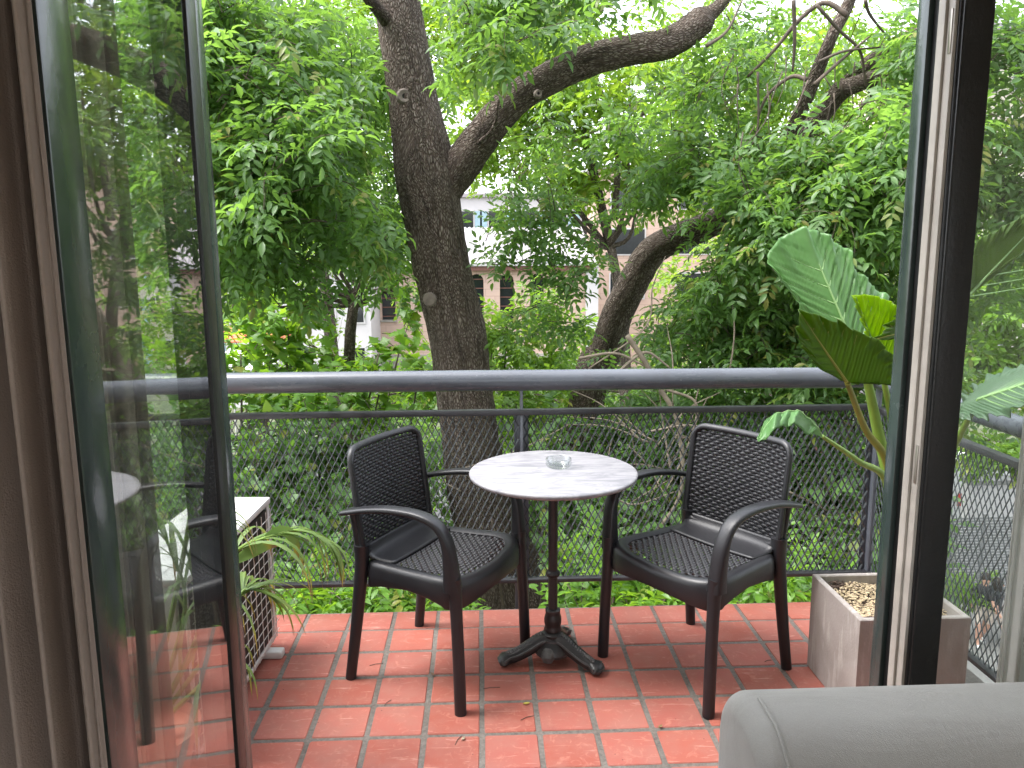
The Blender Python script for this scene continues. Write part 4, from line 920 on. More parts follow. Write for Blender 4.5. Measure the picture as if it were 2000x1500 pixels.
for x, y, r in ((790, 365, .07), (845, 590, .075)):
    b = MB(); q = at(x-5, y, TY-.08)-np.array(ta.location); b.lathe([(r*1.3, -.05), (r*1.1, 0), (r*.8, .03), (r*.4, .045), (0, .05)], c=tuple(q), sides=14, M=Vector((-1, -.6, 0)).to_track_quat('Z', 'Y').to_matrix().to_4x4()); b.build('burl', M['bark'], ta)

CLEAR += [([np.array(p) for p in tp[2:]], .26), ([np.array(p) for p in lp], .13)]
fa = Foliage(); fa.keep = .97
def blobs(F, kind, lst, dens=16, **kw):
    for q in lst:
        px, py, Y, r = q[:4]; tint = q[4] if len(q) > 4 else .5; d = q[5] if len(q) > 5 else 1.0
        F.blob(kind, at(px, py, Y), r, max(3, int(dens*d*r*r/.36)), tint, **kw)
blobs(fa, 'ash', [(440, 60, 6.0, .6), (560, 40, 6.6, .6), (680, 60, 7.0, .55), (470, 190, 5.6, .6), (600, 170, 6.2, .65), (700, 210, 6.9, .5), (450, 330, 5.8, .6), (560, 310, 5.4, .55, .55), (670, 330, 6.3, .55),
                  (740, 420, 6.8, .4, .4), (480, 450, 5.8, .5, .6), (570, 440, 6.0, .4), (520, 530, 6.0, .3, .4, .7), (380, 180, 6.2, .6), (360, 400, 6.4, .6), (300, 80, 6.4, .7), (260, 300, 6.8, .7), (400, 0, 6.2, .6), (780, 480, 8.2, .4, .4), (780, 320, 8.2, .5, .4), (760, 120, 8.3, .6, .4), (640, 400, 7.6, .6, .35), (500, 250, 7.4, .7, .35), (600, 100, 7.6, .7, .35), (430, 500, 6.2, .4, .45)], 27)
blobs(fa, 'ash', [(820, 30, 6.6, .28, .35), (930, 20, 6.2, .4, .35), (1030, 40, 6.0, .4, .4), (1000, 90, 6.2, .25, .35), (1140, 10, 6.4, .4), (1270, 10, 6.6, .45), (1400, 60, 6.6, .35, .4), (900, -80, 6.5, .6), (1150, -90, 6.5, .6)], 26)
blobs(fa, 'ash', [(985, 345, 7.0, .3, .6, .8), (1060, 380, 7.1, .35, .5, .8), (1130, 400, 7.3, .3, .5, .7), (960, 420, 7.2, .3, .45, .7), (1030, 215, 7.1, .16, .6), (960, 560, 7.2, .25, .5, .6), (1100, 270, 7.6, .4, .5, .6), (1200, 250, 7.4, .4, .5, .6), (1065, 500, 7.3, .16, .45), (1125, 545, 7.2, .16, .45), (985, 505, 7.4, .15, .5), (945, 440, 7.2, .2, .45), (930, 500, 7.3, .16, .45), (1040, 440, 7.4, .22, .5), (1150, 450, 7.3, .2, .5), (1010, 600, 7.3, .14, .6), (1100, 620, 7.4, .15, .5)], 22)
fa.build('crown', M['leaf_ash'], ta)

# ------------------------------------------------------------------ second ash tree on the right
TB = 8.4
b1 = at(1150, 760, TB); tr_ = empty('ash_tree', (b1[0]-.5, TB+.2, GZ), label='leaning ash tree on the right with dense drooping leaves', cat='tree')
limb('trunk', tr_, [(b1[0]-.5, TB+.2, GZ), (b1[0]-.35, TB+.1, -3), tuple(b1)]+[tuple(at(x, y, TB-k*.12)) for k, (x, y) in enumerate(((1178, 700), (1203, 620), (1240, 545), (1275, 490), (1330, 462), (1400, 432), (1470, 390), (1540, 320), (1610, 215), (1650, 170), (1720, 110), (1800, 60)))],
     [.26, .22, .19, .178, .168, .158, .15, .138, .125, .115, .10, .09, .085, .08, .07], sides=26, n=70, rough=.05)
limb('limb', tr_, [at(1645, 175, 7.0), at(1700, 155, 6.95), at(1760, 140, 6.9), at(1790, 132, 6.9)], [.075, .07, .065, .05], sides=16, n=16)
limb('limb', tr_, [at(1480, 470, 7.4), at(1520, 330, 7.2), at(1572, 200, 7.0), at(1600, 130, 6.9), at(1630, 60, 6.8), at(1655, 12, 6.8), at(1690, -80, 6.7)], [.08, .07, .06, .055, .05, .05, .03], sides=14, n=30)
for pth, r in (([(1575, 155), (1545, 150), (1500, 185), (1480, 230)], .018), ([(1655, 30), (1610, 5), (1560, 40), (1510, 100), (1460, 150)], .022), ([(1595, 10), (1640, 60), (1680, 100), (1690, 160), (1702, 190)], .014), ([(1600, 120), (1650, 100), (1720, 92)], .012),
               ([(1590, 165), (1640, 120), (1700, 70)], .016), ([(1550, 0), (1552, 80), (1548, 140)], .018), ([(1380, 90), (1420, 60), (1450, 0)], .014), ([(1480, 140), (1478, 260), (1440, 320)], .01), ([(1690, 0), (1700, 30), (1740, 80)], .015)):
    limb('twig_branch', tr_, [at(x, y, 6.3+.08*k) for k, (x, y) in enumerate(pth)], [r, r*.8, r*.5], 'twig', 8, 16, .0)
for k in range(26):   # long hanging twigs
    x, y = random.uniform(1420, 1740), random.uniform(60, 260); q = at(x, y, random.uniform(5.6, 7)); l = random.uniform(.25, .6)
    limb('hanging_twig', tr_, [q, q+np.array((random.uniform(-.1, .1), 0, -l*.5)), q+np.array((random.uniform(-.18, .18), 0, -l))], [.006, .004, .002], 'twig', 5, 8, 0)
CLEAR += [([np.array(at(x, y, 8.2)) for x, y in ((1150, 760), (1178, 700), (1203, 620), (1240, 545), (1275, 490), (1330, 462), (1380, 440))], .18), ([np.array(at(x, y, 7.0)) for x, y in ((1560, 230), (1572, 200), (1600, 130), (1630, 60), (1655, 12))], .06), ([np.array(at(x, y, 7.4)) for x, y in ((1610, 215), (1650, 170))], .02), ([np.array(at(x, y, 9.5)) for x, y in ((683, 665), (690, 600), (705, 550), (712, 510))], .06), ([np.array(at(x, y, 9.5)) for x, y in ((692, 590), (650, 530))], .01)]
fb = Foliage(); fb.keep = .9
blobs(fb, 'ash', [(1420, 170, 7.0, .45, .5, .75), (1340, 230, 7.3, .45, .5, .7), (1480, 280, 6.6, .5), (1400, 330, 6.8, .5), (1560, 310, 6.2, .45), (1650, 280, 6.0, .5), (1740, 240, 5.9, .5), (1620, 380, 5.9, .5, .55), (1720, 360, 5.8, .5, .55),
                  (1500, 390, 6.2, .5, .6), (1400, 420, 6.5, .45, .6), (1330, 370, 7.0, .4), (1450, 480, 6.3, .45, .5), (1540, 470, 6.2, .4, .45), (1700, 440, 6.2, .5, .4), (1290, 330, 7.4, .4, .5, .7), (1760, 100, 6.6, .5, .55, .6), (1660, 60, 7.0, .4, .5, .3), (1500, 60, 7.2, .45, .5, .45), (1420, 20, 7.0, .4, .5, .6), (1580, 120, 7.4, .4, .5, .4)], 34)
blobs(fb, 'ash', [(1330, 560, 7.4, .45, .4), (1420, 560, 7.0, .5, .35), (1500, 580, 6.8, .45, .35), (1300, 640, 7.2, .4, .5), (1400, 660, 6.8, .5, .5), (1500, 680, 6.6, .5, .45), (1600, 640, 6.6, .5, .4), (1680, 560, 6.6, .5, .4), (1700, 680, 6.6, .5, .45), (1560, 560, 7.0, .4, .3), (1220, 690, 7.4, .25, .6, .6)], 30)
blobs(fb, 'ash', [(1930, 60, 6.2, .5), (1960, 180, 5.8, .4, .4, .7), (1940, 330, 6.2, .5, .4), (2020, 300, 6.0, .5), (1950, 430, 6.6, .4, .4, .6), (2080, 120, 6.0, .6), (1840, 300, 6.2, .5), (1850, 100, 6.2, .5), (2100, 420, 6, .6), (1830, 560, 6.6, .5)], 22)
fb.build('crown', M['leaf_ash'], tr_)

# ------------------------------------------------------------------ trees further back
def back_tree(name, label, px, py0, Y, trunk_r, crown, kind, mat, dens, tint, group, L=.8, scale=1.0, nodes=5, stems=()):
    c = at(px, py0, Y); root = empty(name, (c[0], Y, GZ), label=label, cat='tree', group=group)
    top = at(crown[0][0], crown[0][1], crown[0][2]); limb('trunk', root, [(c[0], Y, GZ), (c[0]+.05, Y, (GZ+c[2])/2), tuple(c), tuple(top)], [trunk_r*1.2, trunk_r, trunk_r*.8, trunk_r*.25], sides=14, n=26)
    for q in stems:
        limb('limb', root, [at(*s) for s in q[:-1]], [q[-1], q[-1]*.8, q[-1]*.4], sides=10, n=18)
    F = Foliage()
    for q in crown:
        pxx, pyy, YY, r = q[:4]; dd = q[4] if len(q) > 4 else 1.0; cc = at(pxx, pyy, YY)
        F.blob(kind, cc, r, max(4, int(dens*dd*r*r)), tint, scale, nodes, L, .6, .8, twig=True)
        if q is not crown[0]: limb('limb', root, [tuple(c+(top-c)*.3), tuple((c+cc)/2+np.array((0, 0, .2))), tuple(cc)], [trunk_r*.4, trunk_r*.25, .015], sides=7, n=10)
    F.build('crown', M[mat], root); return root
BG = 'pale green trees standing behind the big ash'
back_tree('tree', 'pale green tree behind the fork of the big trunk', 1215, 620, 14.0, .12, [(1120, 150, 14, 1.5), (1000, 230, 13.5, 1.1), (960, 120, 14.5, 1.2), (1230, 200, 13, 1.1, .8), (1080, 40, 15, 1.4, .8), (1250, 330, 13.5, 1.0, .8), (900, 60, 15, 1.2, .8), (1150, 330, 14, .9, .7), (1330, 120, 14.5, 1.2, .7), (1000, 330, 13, .8, .6)], 'far', 'leaf_far', 32, .55, BG, .9,
          stems=[((1200, 430, 13.5), (1205, 280, 13.4), (1165, 150, 13.3), .06), ((1205, 300, 13.4), (1250, 230, 13.2), (1300, 170, 13), .04)])
back_tree('tree', 'pale green tree at the upper left behind the darker leaves', 640, 600, 15.0, .14, [(560, 120, 15, 1.6), (700, 60, 15, 1.4), (450, 60, 15.5, 1.5), (760, 250, 14, .9), (620, 300, 15, 1.4), (480, 260, 15.5, 1.4), (840, 60, 15.5, 1.0, .7), (380, 300, 15, 1.5)], 'far', 'leaf_far', 26, .35, BG, .9)
back_tree('tree', 'pale green tree at the upper right behind the hanging twigs', 1500, 600, 15.0, .14, [(1480, 200, 15, 1.6), (1620, 180, 15, 1.5, .8), (1750, 260, 15, 1.5), (1400, 60, 15.5, 1.4, .7), (1560, 380, 14.5, 1.4), (1700, 450, 14.5, 1.4), (1420, 330, 15, 1.2), (1650, 40, 16, 1.3, .6)], 'far', 'leaf_far', 24, .45, BG, .9)
back_tree('slender_tree', 'slender dark-stemmed tree left of the big trunk', 683, 665, 9.5, .085, [(760, 430, 9.6, .4), (630, 430, 9.4, .4, .8), (780, 480, 9.4, .35, .9), (560, 500, 9.3, .45, .8), (720, 420, 9.6, .6), (780, 560, 9.8, .35, .7), (560, 560, 9.4, .5, .8), (500, 600, 9.2, .5, .8)], 'bush', 'leaf_bush', 55, .35, None, .6,
          stems=[((692, 590, 9.5), (670, 560, 9.5), (650, 530, 9.5), .03), ((696, 575, 9.5), (730, 510, 9.5), (790, 410, 9.5), .05), ((698, 560, 9.5), (670, 525, 9.5), (630, 488, 9.5), .03)])
back_tree('street_tree', 'bright yellow-green street tree seen through the right side pane', 2160, 900, 12.0, .1, [(1950, 600, 12, .9), (1960, 875, 11.5, .5), (2020, 880, 11.2, .5), (1900, 860, 11.6, .4), (1990, 700, 11.8, .7), (1900, 680, 12, .6), (2040, 560, 12.2, .9), (1880, 560, 12.5, .7), (2080, 700, 12, .9), (1960, 500, 12.5, .6)], 'street', 'leaf_street', 42, .6, None, .6)

back_tree('tree', 'darker green tree far behind the slender tree at the left', 500, 640, 20.0, .15, [(520, 480, 20, 2.0), (380, 480, 20, 2.0), (650, 400, 21, 2.0), (440, 620, 19, 1.6), (620, 680, 19, 1.3, .7), (300, 620, 19, 1.8), (760, 560, 20, 1.2, .5), (540, 740, 18, 1.4), (720, 740, 18, 1.3), (240, 300, 21, 2.2), (200, 500, 20, 2.0)], 'far', 'leaf_far', 9, .5, BG, 1.1, scale=1.1)
back_tree('tree', 'darker green tree far behind the leaning ash at the right', 1520, 640, 20.0, .15, [(1500, 520, 20, 1.8), (1640, 560, 20, 1.9), (1380, 560, 20, 1.3, .8), (1560, 690, 19, 1.6), (1720, 660, 19, 1.7), (1400, 700, 19, 1.4), (1820, 480, 20, 1.9), (1860, 700, 19, 1.6), (1980, 420, 21, 1.8, .6), (1260, 640, 20, .9, .6)], 'far', 'leaf_far', 13, .35, BG, 1.1, scale=1.1)
back_tree('tree', 'low green tree hiding the street behind the handrail', 1000, 760, 18.0, .12, [(980, 760, 18, 1.2), (1120, 760, 18, 1.2), (860, 740, 18, 1.0), (1240, 770, 18, 1.2), (760, 790, 17, 1.2), (1380, 800, 17, 1.2), (620, 800, 17, 1.2), (1050, 840, 16, 1.2), (900, 850, 16, 1.2), (1200, 850, 16, 1.2)], 'far', 'leaf_bush', 26, .45, BG, .9)
back_tree('tree', 'broad green tree at the far left, behind the curtain side of the window', -150, 640, 12.0, .16, [(-150, 300, 12, 1.6), (50, 200, 12.5, 1.5), (-350, 250, 12, 1.6), (120, 450, 12, 1.3), (-100, 550, 11.5, 1.4), (-350, 520, 12, 1.5), (150, 650, 11, 1.1), (-150, 780, 11, 1.3), (-450, 760, 11.5, 1.4), (-20, 60, 13, 1.5), (200, 860, 10.5, 1.0)], 'far', 'leaf_far', 15, .4, BG, .9)
back_tree('tree', 'broad green tree at the far right, beyond the sheer curtain', 2450, 640, 12.0, .16, [(2400, 300, 12, 1.6), (2250, 200, 12.5, 1.4), (2600, 250, 12, 1.6), (2300, 480, 12, 1.2), (2500, 550, 11.5, 1.4), (2700, 520, 12, 1.5), (2350, 60, 13, 1.5), (2600, 760, 11.5, 1.3)], 'far', 'leaf_far', 15, .4, BG, .9)
def shrub(name, label, lst, kind, mat, dens, group=None, stems=5, L=.5, nodes=5, scale=1.0, droop=.5, root_z=GZ, cat='shrub'):
    c = at(*lst[0][:3]); root = empty(name, (c[0], c[1], root_z), label=label, cat=cat, group=group); F = Foliage()
    for q in lst:
        px, py, Y, r = q[:4]; tint = q[4] if len(q) > 4 else .5; dd = q[5] if len(q) > 5 else 1; cc = at(px, py, Y)
        F.blob(kind, cc, r, max(4, int(dens*dd*r*r)), tint, scale, nodes, L, droop, .8)
        limb('stem', root, [(c[0]+random.uniform(-.2, .2), c[1], root_z), tuple((np.array((c[0], c[1], root_z))*.35+cc*.65)+rng.normal(0, .12, 3)), tuple(cc)], [.04, .025, .008], 'twig', 7, 12, 0)
    F.build('foliage', M[mat], root); return root
SG = 'shrubs growing below the balcony'
shrub('shrub', 'bright lobed-leaf shrub just above the handrail at the left', [(560, 700, 8.6, .5, .6), (470, 690, 8.4, .45, .6), (650, 700, 8.8, .5, .65), (740, 690, 9.0, .45, .6), (790, 640, 9.4, .35, .55), (480, 790, 8.2, .5, .5), (620, 780, 8.4, .5, .55), (740, 770, 8.6, .45, .5), (820, 720, 9.2, .3, .5), (560, 620, 8.8, .4, .5, .8), (380, 720, 8.4, .5)], 'bush', 'leaf_bush', 60, SG)
shrub('shrub', 'fresh green shrub right of the big trunk in front of the pink house', [(960, 690, 8.8, .4, .75), (1030, 660, 9.0, .35, .7), (1090, 690, 9.2, .35, .6), (990, 620, 9.0, .25, .75, .7), (1080, 600, 9.2, .22, .5, .6), (1010, 780, 8.4, .4, .6), (1120, 760, 8.4, .4, .55), (930, 620, 9.2, .22, .6, .6), (1150, 640, 9.6, .25, .5, .6)], 'ash_lo', 'leaf_street', 70, SG, L=.45)
shrub('shrub', 'dense shrub behind the handrail at the right', [(1300, 790, 7.4, .5), (1420, 790, 7.0, .5), (1560, 790, 6.8, .5, .4), (1680, 800, 6.6, .5, .5), (1200, 790, 7.8, .4), (1780, 760, 6.8, .5)], 'ash', 'leaf_ash', 75, SG)
shrub('ivy_thicket', 'ivy thicket behind the mesh, left of the big trunk', [(500, 900, 7.2, .6, .25), (620, 880, 7.6, .6, .3), (760, 900, 7.8, .5, .3), (540, 1030, 6.6, .6, .25), (680, 1060, 6.6, .6, .3), (800, 1000, 7.2, .5, .35), (600, 1120, 6.0, .5, .4), (760, 1130, 6.2, .45, .5), (860, 1090, 6.6, .4, .5), (420, 980, 6.8, .6), (860, 1160, 5.8, .35, .55)], 'heart', 'leaf_ivy', 190, SG, scale=1.0)
shrub('ivy_thicket', 'bright ivy thicket behind the mesh, between trunk and right chair', [(1040, 900, 7.2, .4, .5), (1120, 870, 7.4, .45, .5), (1230, 880, 7.4, .5, .5), (1060, 1000, 6.6, .4, .6), (1160, 1010, 6.6, .5, .55), (1270, 1000, 6.6, .5, .6), (960, 1010, 6.6, .4, .7), (1080, 1100, 6.0, .4, .6), (1200, 1110, 6.0, .45, .6), (1300, 1100, 6.0, .45, .6), (940, 1080, 6.4, .3, .7), (1120, 1170, 5.6, .3, .65), (1260, 1165, 5.4, .35, .7)], 'heart', 'leaf_ivy', 190, SG, scale=1.05)
shrub('ivy_thicket', 'pale large-leaved ivy thicket behind the mesh at the right', [(1350, 900, 7.2, .5, .5), (1450, 880, 7.2, .5, .5), (1560, 900, 7.0, .5, .3), (1650, 920, 6.8, .5, .3), (1560, 1000, 6.4, .5, .75), (1660, 1020, 6.2, .5, .75), (1440, 1010, 6.6, .5, .6), (1560, 1090, 5.9, .5, .65), (1680, 1110, 5.8, .4, .5), (1400, 1110, 6.0, .45, .6), (1500, 1160, 5.4, .4, .6), (1380, 1170, 5.4, .35, .6)], 'heart', 'leaf_ivy', 150, SG, scale=1.25)
shrub('fern_shrub', 'compound-leaved shrub showing under the low rail', [(700, 1160, 4.9, .3, .5), (620, 1165, 5.0, .3, .4), (780, 1165, 4.9, .25, .6), (880, 1170, 4.9, .25, .7), (1100, 1175, 4.9, .25, .6), (1200, 1165, 4.8, .28, .6), (1300, 1165, 4.8, .28, .6), (1480, 1160, 4.7, .3, .55), (1560, 1160, 4.7, .3, .55)], 'ash', 'leaf_bush', 130, SG, L=.4)
dz = shrub('thicket', 'dark understory thicket in the garden below', [(500, 1000, 9.5, 1.0, .1), (800, 960, 10, 1.0, .1), (1100, 960, 10, 1.0, .2), (1400, 960, 9.8, 1.0, .1), (1650, 960, 9.4, 1.0, .1), (600, 1150, 8.5, 1.0, .1), (1000, 1150, 8.5, 1, .1), (1400, 1150, 8.5, 1, .1), (1680, 1120, 8.4, .9, .1), (300, 900, 9, 1.0, .2)], 'far', 'leaf_ash', 45, None, L=.8)
# dry pale brambles behind the mesh
br = empty('bramble', tuple(at(1340, 1100, 6.4)), label='tangle of dry pale branches behind the mesh beside the right chair', cat='branches')
for k in range(34):
    x, y = random.gauss(1330, 60), random.gauss(860, 45); q = at(x, y, random.uniform(6, 7)); a = random.uniform(0, 6.28); l = random.uniform(.25, .8)
    limb('dry_branch', br, [q, q+np.array((math.cos(a)*l*.5, random.uniform(-.1, .1), math.sin(a)*l*.5+.06)), q+np.array((math.cos(a)*l, random.uniform(-.2, .2), math.sin(a)*l))], [random.uniform(.004, .011), .006, .002], 'pale_twig', 6, 10, 0)
for pth, r in (([(1225, 655), (1255, 700), (1290, 760), (1325, 830), (1330, 960), (1280, 1040), (1240, 1090)], .022), ([(1130, 700), (1200, 690), (1250, 710), (1290, 730)], .012), ([(1210, 725), (1245, 695), (1270, 690), (1310, 720)], .014), ([(1170, 940), (1230, 985), (1320, 960)], .009), ([(1540, 960), (1620, 1000), (1700, 1050)], .011), ([(1140, 1180), (1135, 1060), (1165, 1010)], .010),
               ([(1300, 760), (1360, 790), (1340, 880), (1300, 960)], .012), ([(900, 960), (870, 930), (1010, 880), (1110, 830)], .007), ([(1530, 985), (1600, 1020), (1660, 1090)], .010), ([(1150, 720), (1260, 640), (1275, 560), (1300, 500)], .007)):
    limb('dry_branch', br, [at(x, y, 6.2) for x, y in pth], [r, r*.9, r*.45], 'pale_twig', 8, 26, 0)

# ------------------------------------------------------------------ buildings beyond
def wallbox(parent, name, m, x0, x1, y0, y1, z0, z1, bev=0):
    b = MB(); l = parent.location; b.box(x0-l[0], x1-l[0], y0-l[1], y1-l[1], z0-l[2], z1-l[2], bev); return b.build(name, m, parent, smooth=False)
BY = 48.0
xl, xr = at(600, 560, BY)[0], at(1150, 560, BY)[0]; ze = at(1040, 522, BY)[2]; zr = at(1000, 452, BY+7)[2]
ph_ = empty('pink_house', ((xl+xr)/2, BY, GZ), label='low pink stone house with arched windows and pale corrugated roof', cat='house')
wallbox(ph_, 'plinth', M['stone'], xl, xr+.4, BY-.12, BY+7, GZ, at(1040, 690, BY)[2])
# wall with arched openings
b = MB(); zs, zsp = at(1048, 622, BY)[2], at(1048, 548, BY)[2]; zb = at(1040, 690, BY)[2]; hw = .42; wx = [at(x, 570, BY)[0] for x in (640, 699, 758, 931, 990, 1049)]; l = np.array(ph_.location)
def quad(x0, x1, z0, z1, y=BY): b.add([np.array((x0, y, z0))-l, np.array((x1, y, z0))-l, np.array((x1, y, z1))-l, np.array((x0, y, z1))-l], [(0, 1, 2, 3)])
cur = xl
for x in wx:
    quad(cur, x-hw, zb, ze); quad(x-hw, x+hw, zb, zs); n = 10
    arc = [(x-hw*math.cos(math.pi*k/n), zsp+hw*math.sin(math.pi*k/n)) for k in range(n+1)]
    for k in range(n):
        (xa, za), (xb, zb_) = arc[k], arc[k+1]; b.add([np.array(q)-l for q in ((xa, BY, za), (xb, BY, zb_), (xb, BY, ze), (xa, BY, ze))], [(0, 1, 2, 3)])
        b.add([np.array(q)-l for q in ((xa, BY, za), (xb, BY, zb_), (xb, BY+.35, zb_), (xa, BY+.35, za))], [(3, 2, 1, 0)])
    for xx in (x-hw, x+hw): b.add([np.array(q)-l for q in ((xx, BY, zs), (xx, BY, zsp), (xx, BY+.35, zsp), (xx, BY+.35, zs))], [(0, 1, 2, 3)])
    cur = x+hw
quad(cur, xr, zb, ze); b.add([np.array(q)-l for q in ((xr, BY, GZ), (xr, BY+7, GZ), (xr, BY+7, ze), (xr, BY, ze))], [(0, 1, 2, 3)]); b.add([np.array(q)-l for q in ((xl, BY, GZ), (xl, BY+7, GZ), (xl, BY+7, ze), (xl, BY, ze))], [(3, 2, 1, 0)])
b.build('wall', M['pink'], ph_, smooth=False)
for x in wx:
    wn_ = wallbox(ph_, 'window', M['dark_glass'], x-hw-.05, x+hw+.05, BY+.36, BY+.40, zs-.1, zsp+hw+.1)
    for z in np.linspace(zs+.2, zsp+.1, 5): b = MB(); b.box(x-hw-l[0], x+hw-l[0], BY+.30-l[1], BY+.34-l[1], z-.03-l[2], z+.03-l[2]); b.build('glazing_bar', M['fascia'], wn_, smooth=False)
    wallbox(wn_.parent, 'window_sill', M['stone'], x-hw-.08, x+hw+.08, BY-.1, BY+.3, zs-.12, zs)
b = MB(); nR = int((xr-xl+.4)/.3); n2 = nR*4
b.grid(lambda u, v: (xl-.3+(xr-xl+.7)*u-l[0], BY-.5+7.5*v-l[1], ze+.28+(zr-ze)*v+.045*math.sin(u*nR*2*math.pi)-l[2]), n2+1, 2); b.build('roof', M['roof'], ph_)
wallbox(ph_, 'gutter', M['gutter'], xl-.3, xr+.2, BY-.64, BY-.5, ze+.10, ze+.27); wallbox(ph_, 'fascia', M['fascia'], xl-.3, xr+.1, BY-.48, BY-.02, ze-.16, ze+.14)
wallbox(ph_, 'pilaster', M['white_wall'], xr-.2, xr+.55, BY-.25, BY-.0, GZ, ze+.35)
def block(name, label, px0, px1, py_top, Y, depth, m, rows, cols, shut=True, cat='building', win_m='dark_glass', frac=(.5, .55)):
    x0, x1 = at(px0, 500, Y)[0], at(px1, 500, Y)[0]; zt = at((px0+px1)/2, py_top, Y)[2]; o = empty(name, ((x0+x1)/2, Y, GZ), label=label, cat=cat)
    wallbox(o, 'wall', M[m], x0, x1, Y, Y+depth, GZ, zt); wallbox(o, 'roof', M['roof'], x0-.2, x1+.2, Y-.25, Y+depth+.2, zt, zt+.3); cw, rh = (x1-x0)/cols, min(3.2, (zt-GZ)/rows)
    for r in range(rows):
        for c in range(cols):
            xa = x0+cw*(c+.5); za = zt-rh*(r+.6); w_ = cw*frac[0]/2; h_ = rh*frac[1]/2
            f = wallbox(o, 'window', M['white_wall'], xa-w_-.1, xa+w_+.1, Y-.06, Y-.002, za-h_-.1, za+h_+.1); b = MB(); l = o.location; b.box(xa-w_-l[0], xa+w_-l[0], Y-.08-l[1], Y-.063-l[1], za-h_-l[2], za+h_-l[2]); b.build('pane', M[win_m], f, smooth=False)
            if shut:
                for s in (-1, 1): b = MB(); b.box(xa+s*(w_*1.5+.1)-w_*.45-l[0], xa+s*(w_*1.5+.1)+w_*.45-l[0], Y-.09-l[1], Y-.065-l[1], za-h_-l[2], za+h_-l[2]); b.build('shutter', M['shutter'], f, smooth=False)
    return o
block('apartment_building', 'pale apartment building with blue-grey shutters above the pink house roof', 880, 1180, 385, 62, 12, 'white_wall', 3, 5)
block('apartment_building', 'pink apartment building right of the pink house, behind the leaning tree', 1160, 1420, 330, 58, 10, 'pink', 3, 2, False)
block('white_building', 'low white building with pale roof at the left behind the slender tree', 430, 720, 530, 44, 8, 'white_wall', 2, 5, False)
block('apartment_building', 'beige apartment building at the far left beyond the trees', 120, 560, 300, 60, 12, 'beige_wall', 5, 6)
block('beige_building', 'beige building at the right edge beyond the street tree', 1780, 2150, 60, 40, 10, 'beige_wall', 6, 5, False)
block('brick_building', 'dark brick building low behind the railing corner', 1480, 1740, 770, 26, 6, 'brick_dark', 2, 4, False)
# street things at the left
def awning(px0, px1, py, Y, m, label):
    x0, x1 = at(px0, py, Y)[0], at(px1, py, Y)[0]; z = at(px0, py, Y)[2]; o = empty('awning_stall', ((x0+x1)/2, Y, GZ), label=label, cat='stall'); l = o.location; b = MB()
    vs = [(x0, Y-1, z-.5), (x1, Y-1, z-.5), (x1, Y+1, z-.5), (x0, Y+1, z-.5), (x0+.6, Y, z+.2), (x1-.6, Y, z+.2)]
    b.add([np.array(v)-np.array(l) for v in vs], [(0, 1, 5, 4), (1, 2, 5), (2, 3, 4, 5), (3, 0, 4)]); b.build('canopy', M[m], o, smooth=False, solid=.05)
    for x in (x0+.1, x1-.1):
        for y in (-.9, .9): b = MB(); b.tube([(x-l[0], y, 0), (x-l[0], y, z-.5-GZ)], .04, 8); b.build('post', M['gutter'], o)
awning(430, 560, 640, 33, 'orange', 'orange market awning glimpsed through leaves at the left')
awning(420, 530, 690, 30, 'white_canvas', 'white market awning below the orange one at the left')
# car body builder
def van(loc, rz, label, paint, L=4.6, W=1.9, H=2.2):
    o = empty('parked_van', loc, rz, label=label, cat='van'); b = MB()
    prof = [(-L/2, .35), (-L/2, H*.95), (-L/2+.1, H), (L*.24, H), (L*.38, H*.62), (L/2-.08, H*.52), (L/2, H*.4), (L/2, .35)]
    n = len(prof); vs = [(x, -W/2+(.08 if z > H*.7 else 0), z) for x, z in prof]+[(x, W/2-(.08 if z > H*.7 else 0), z) for x, z in prof]
    b.add(vs, [tuple(range(n-1, -1, -1)), tuple(range(n, 2*n))]+[(i, (i+1) % n, n+(i+1) % n, n+i) for i in range(n)]); b.build('body', paint, o, smooth=False)
    for s in (-1, 1):
        b = MB(); b.box(L*.05, L*.24, s*W/2-.03, s*W/2+.012, H*.6, H*.9, .01); b.build('side_window', M['dark_glass'], o)
        b = MB(); b.box(-L*.4, 0, s*W/2-.01, s*W/2+.006, H*.45, H*.62); b.build('stripe', M['red_paint'], o)
        for x in (-L*.3, L*.3):
            b = MB(); b.lathe([(0, -.1), (.3, -.1), (.34, -.06), (.34, .06), (.3, .1), (0, .1)], c=(x, s*(W/2-.1), .34), sides=20, M=Matrix.Rotation(R_(90), 4, 'X')); w_ = b.build('wheel', M['tyre'], o)
            b = MB(); b.lathe([(0, -.105), (.19, -.105), (.19, .105), (0, .105)], c=(x, s*(W/2-.1), .34), sides=16, M=Matrix.Rotation(R_(90), 4, 'X')); b.build('rim', M['brass'], w_)
    b = MB(); b.box(-.02, .02, -W*.4, W*.4, -.24, .24); b.v = [tuple(Matrix.Translation((L*.315, 0, H*.81)) @ Matrix.Rotation(R_(-36), 4, 'Y') @ Vector(v)) for v in b.v]; b.build('windscreen', M['dark_glass'], o)
    return o
vq = at(1945, 975, 22.0); van((vq[0]+.4, 22.5, -6.86), 0, 'white van with a red stripe parked on the street beyond the side mesh', M['white_car'])
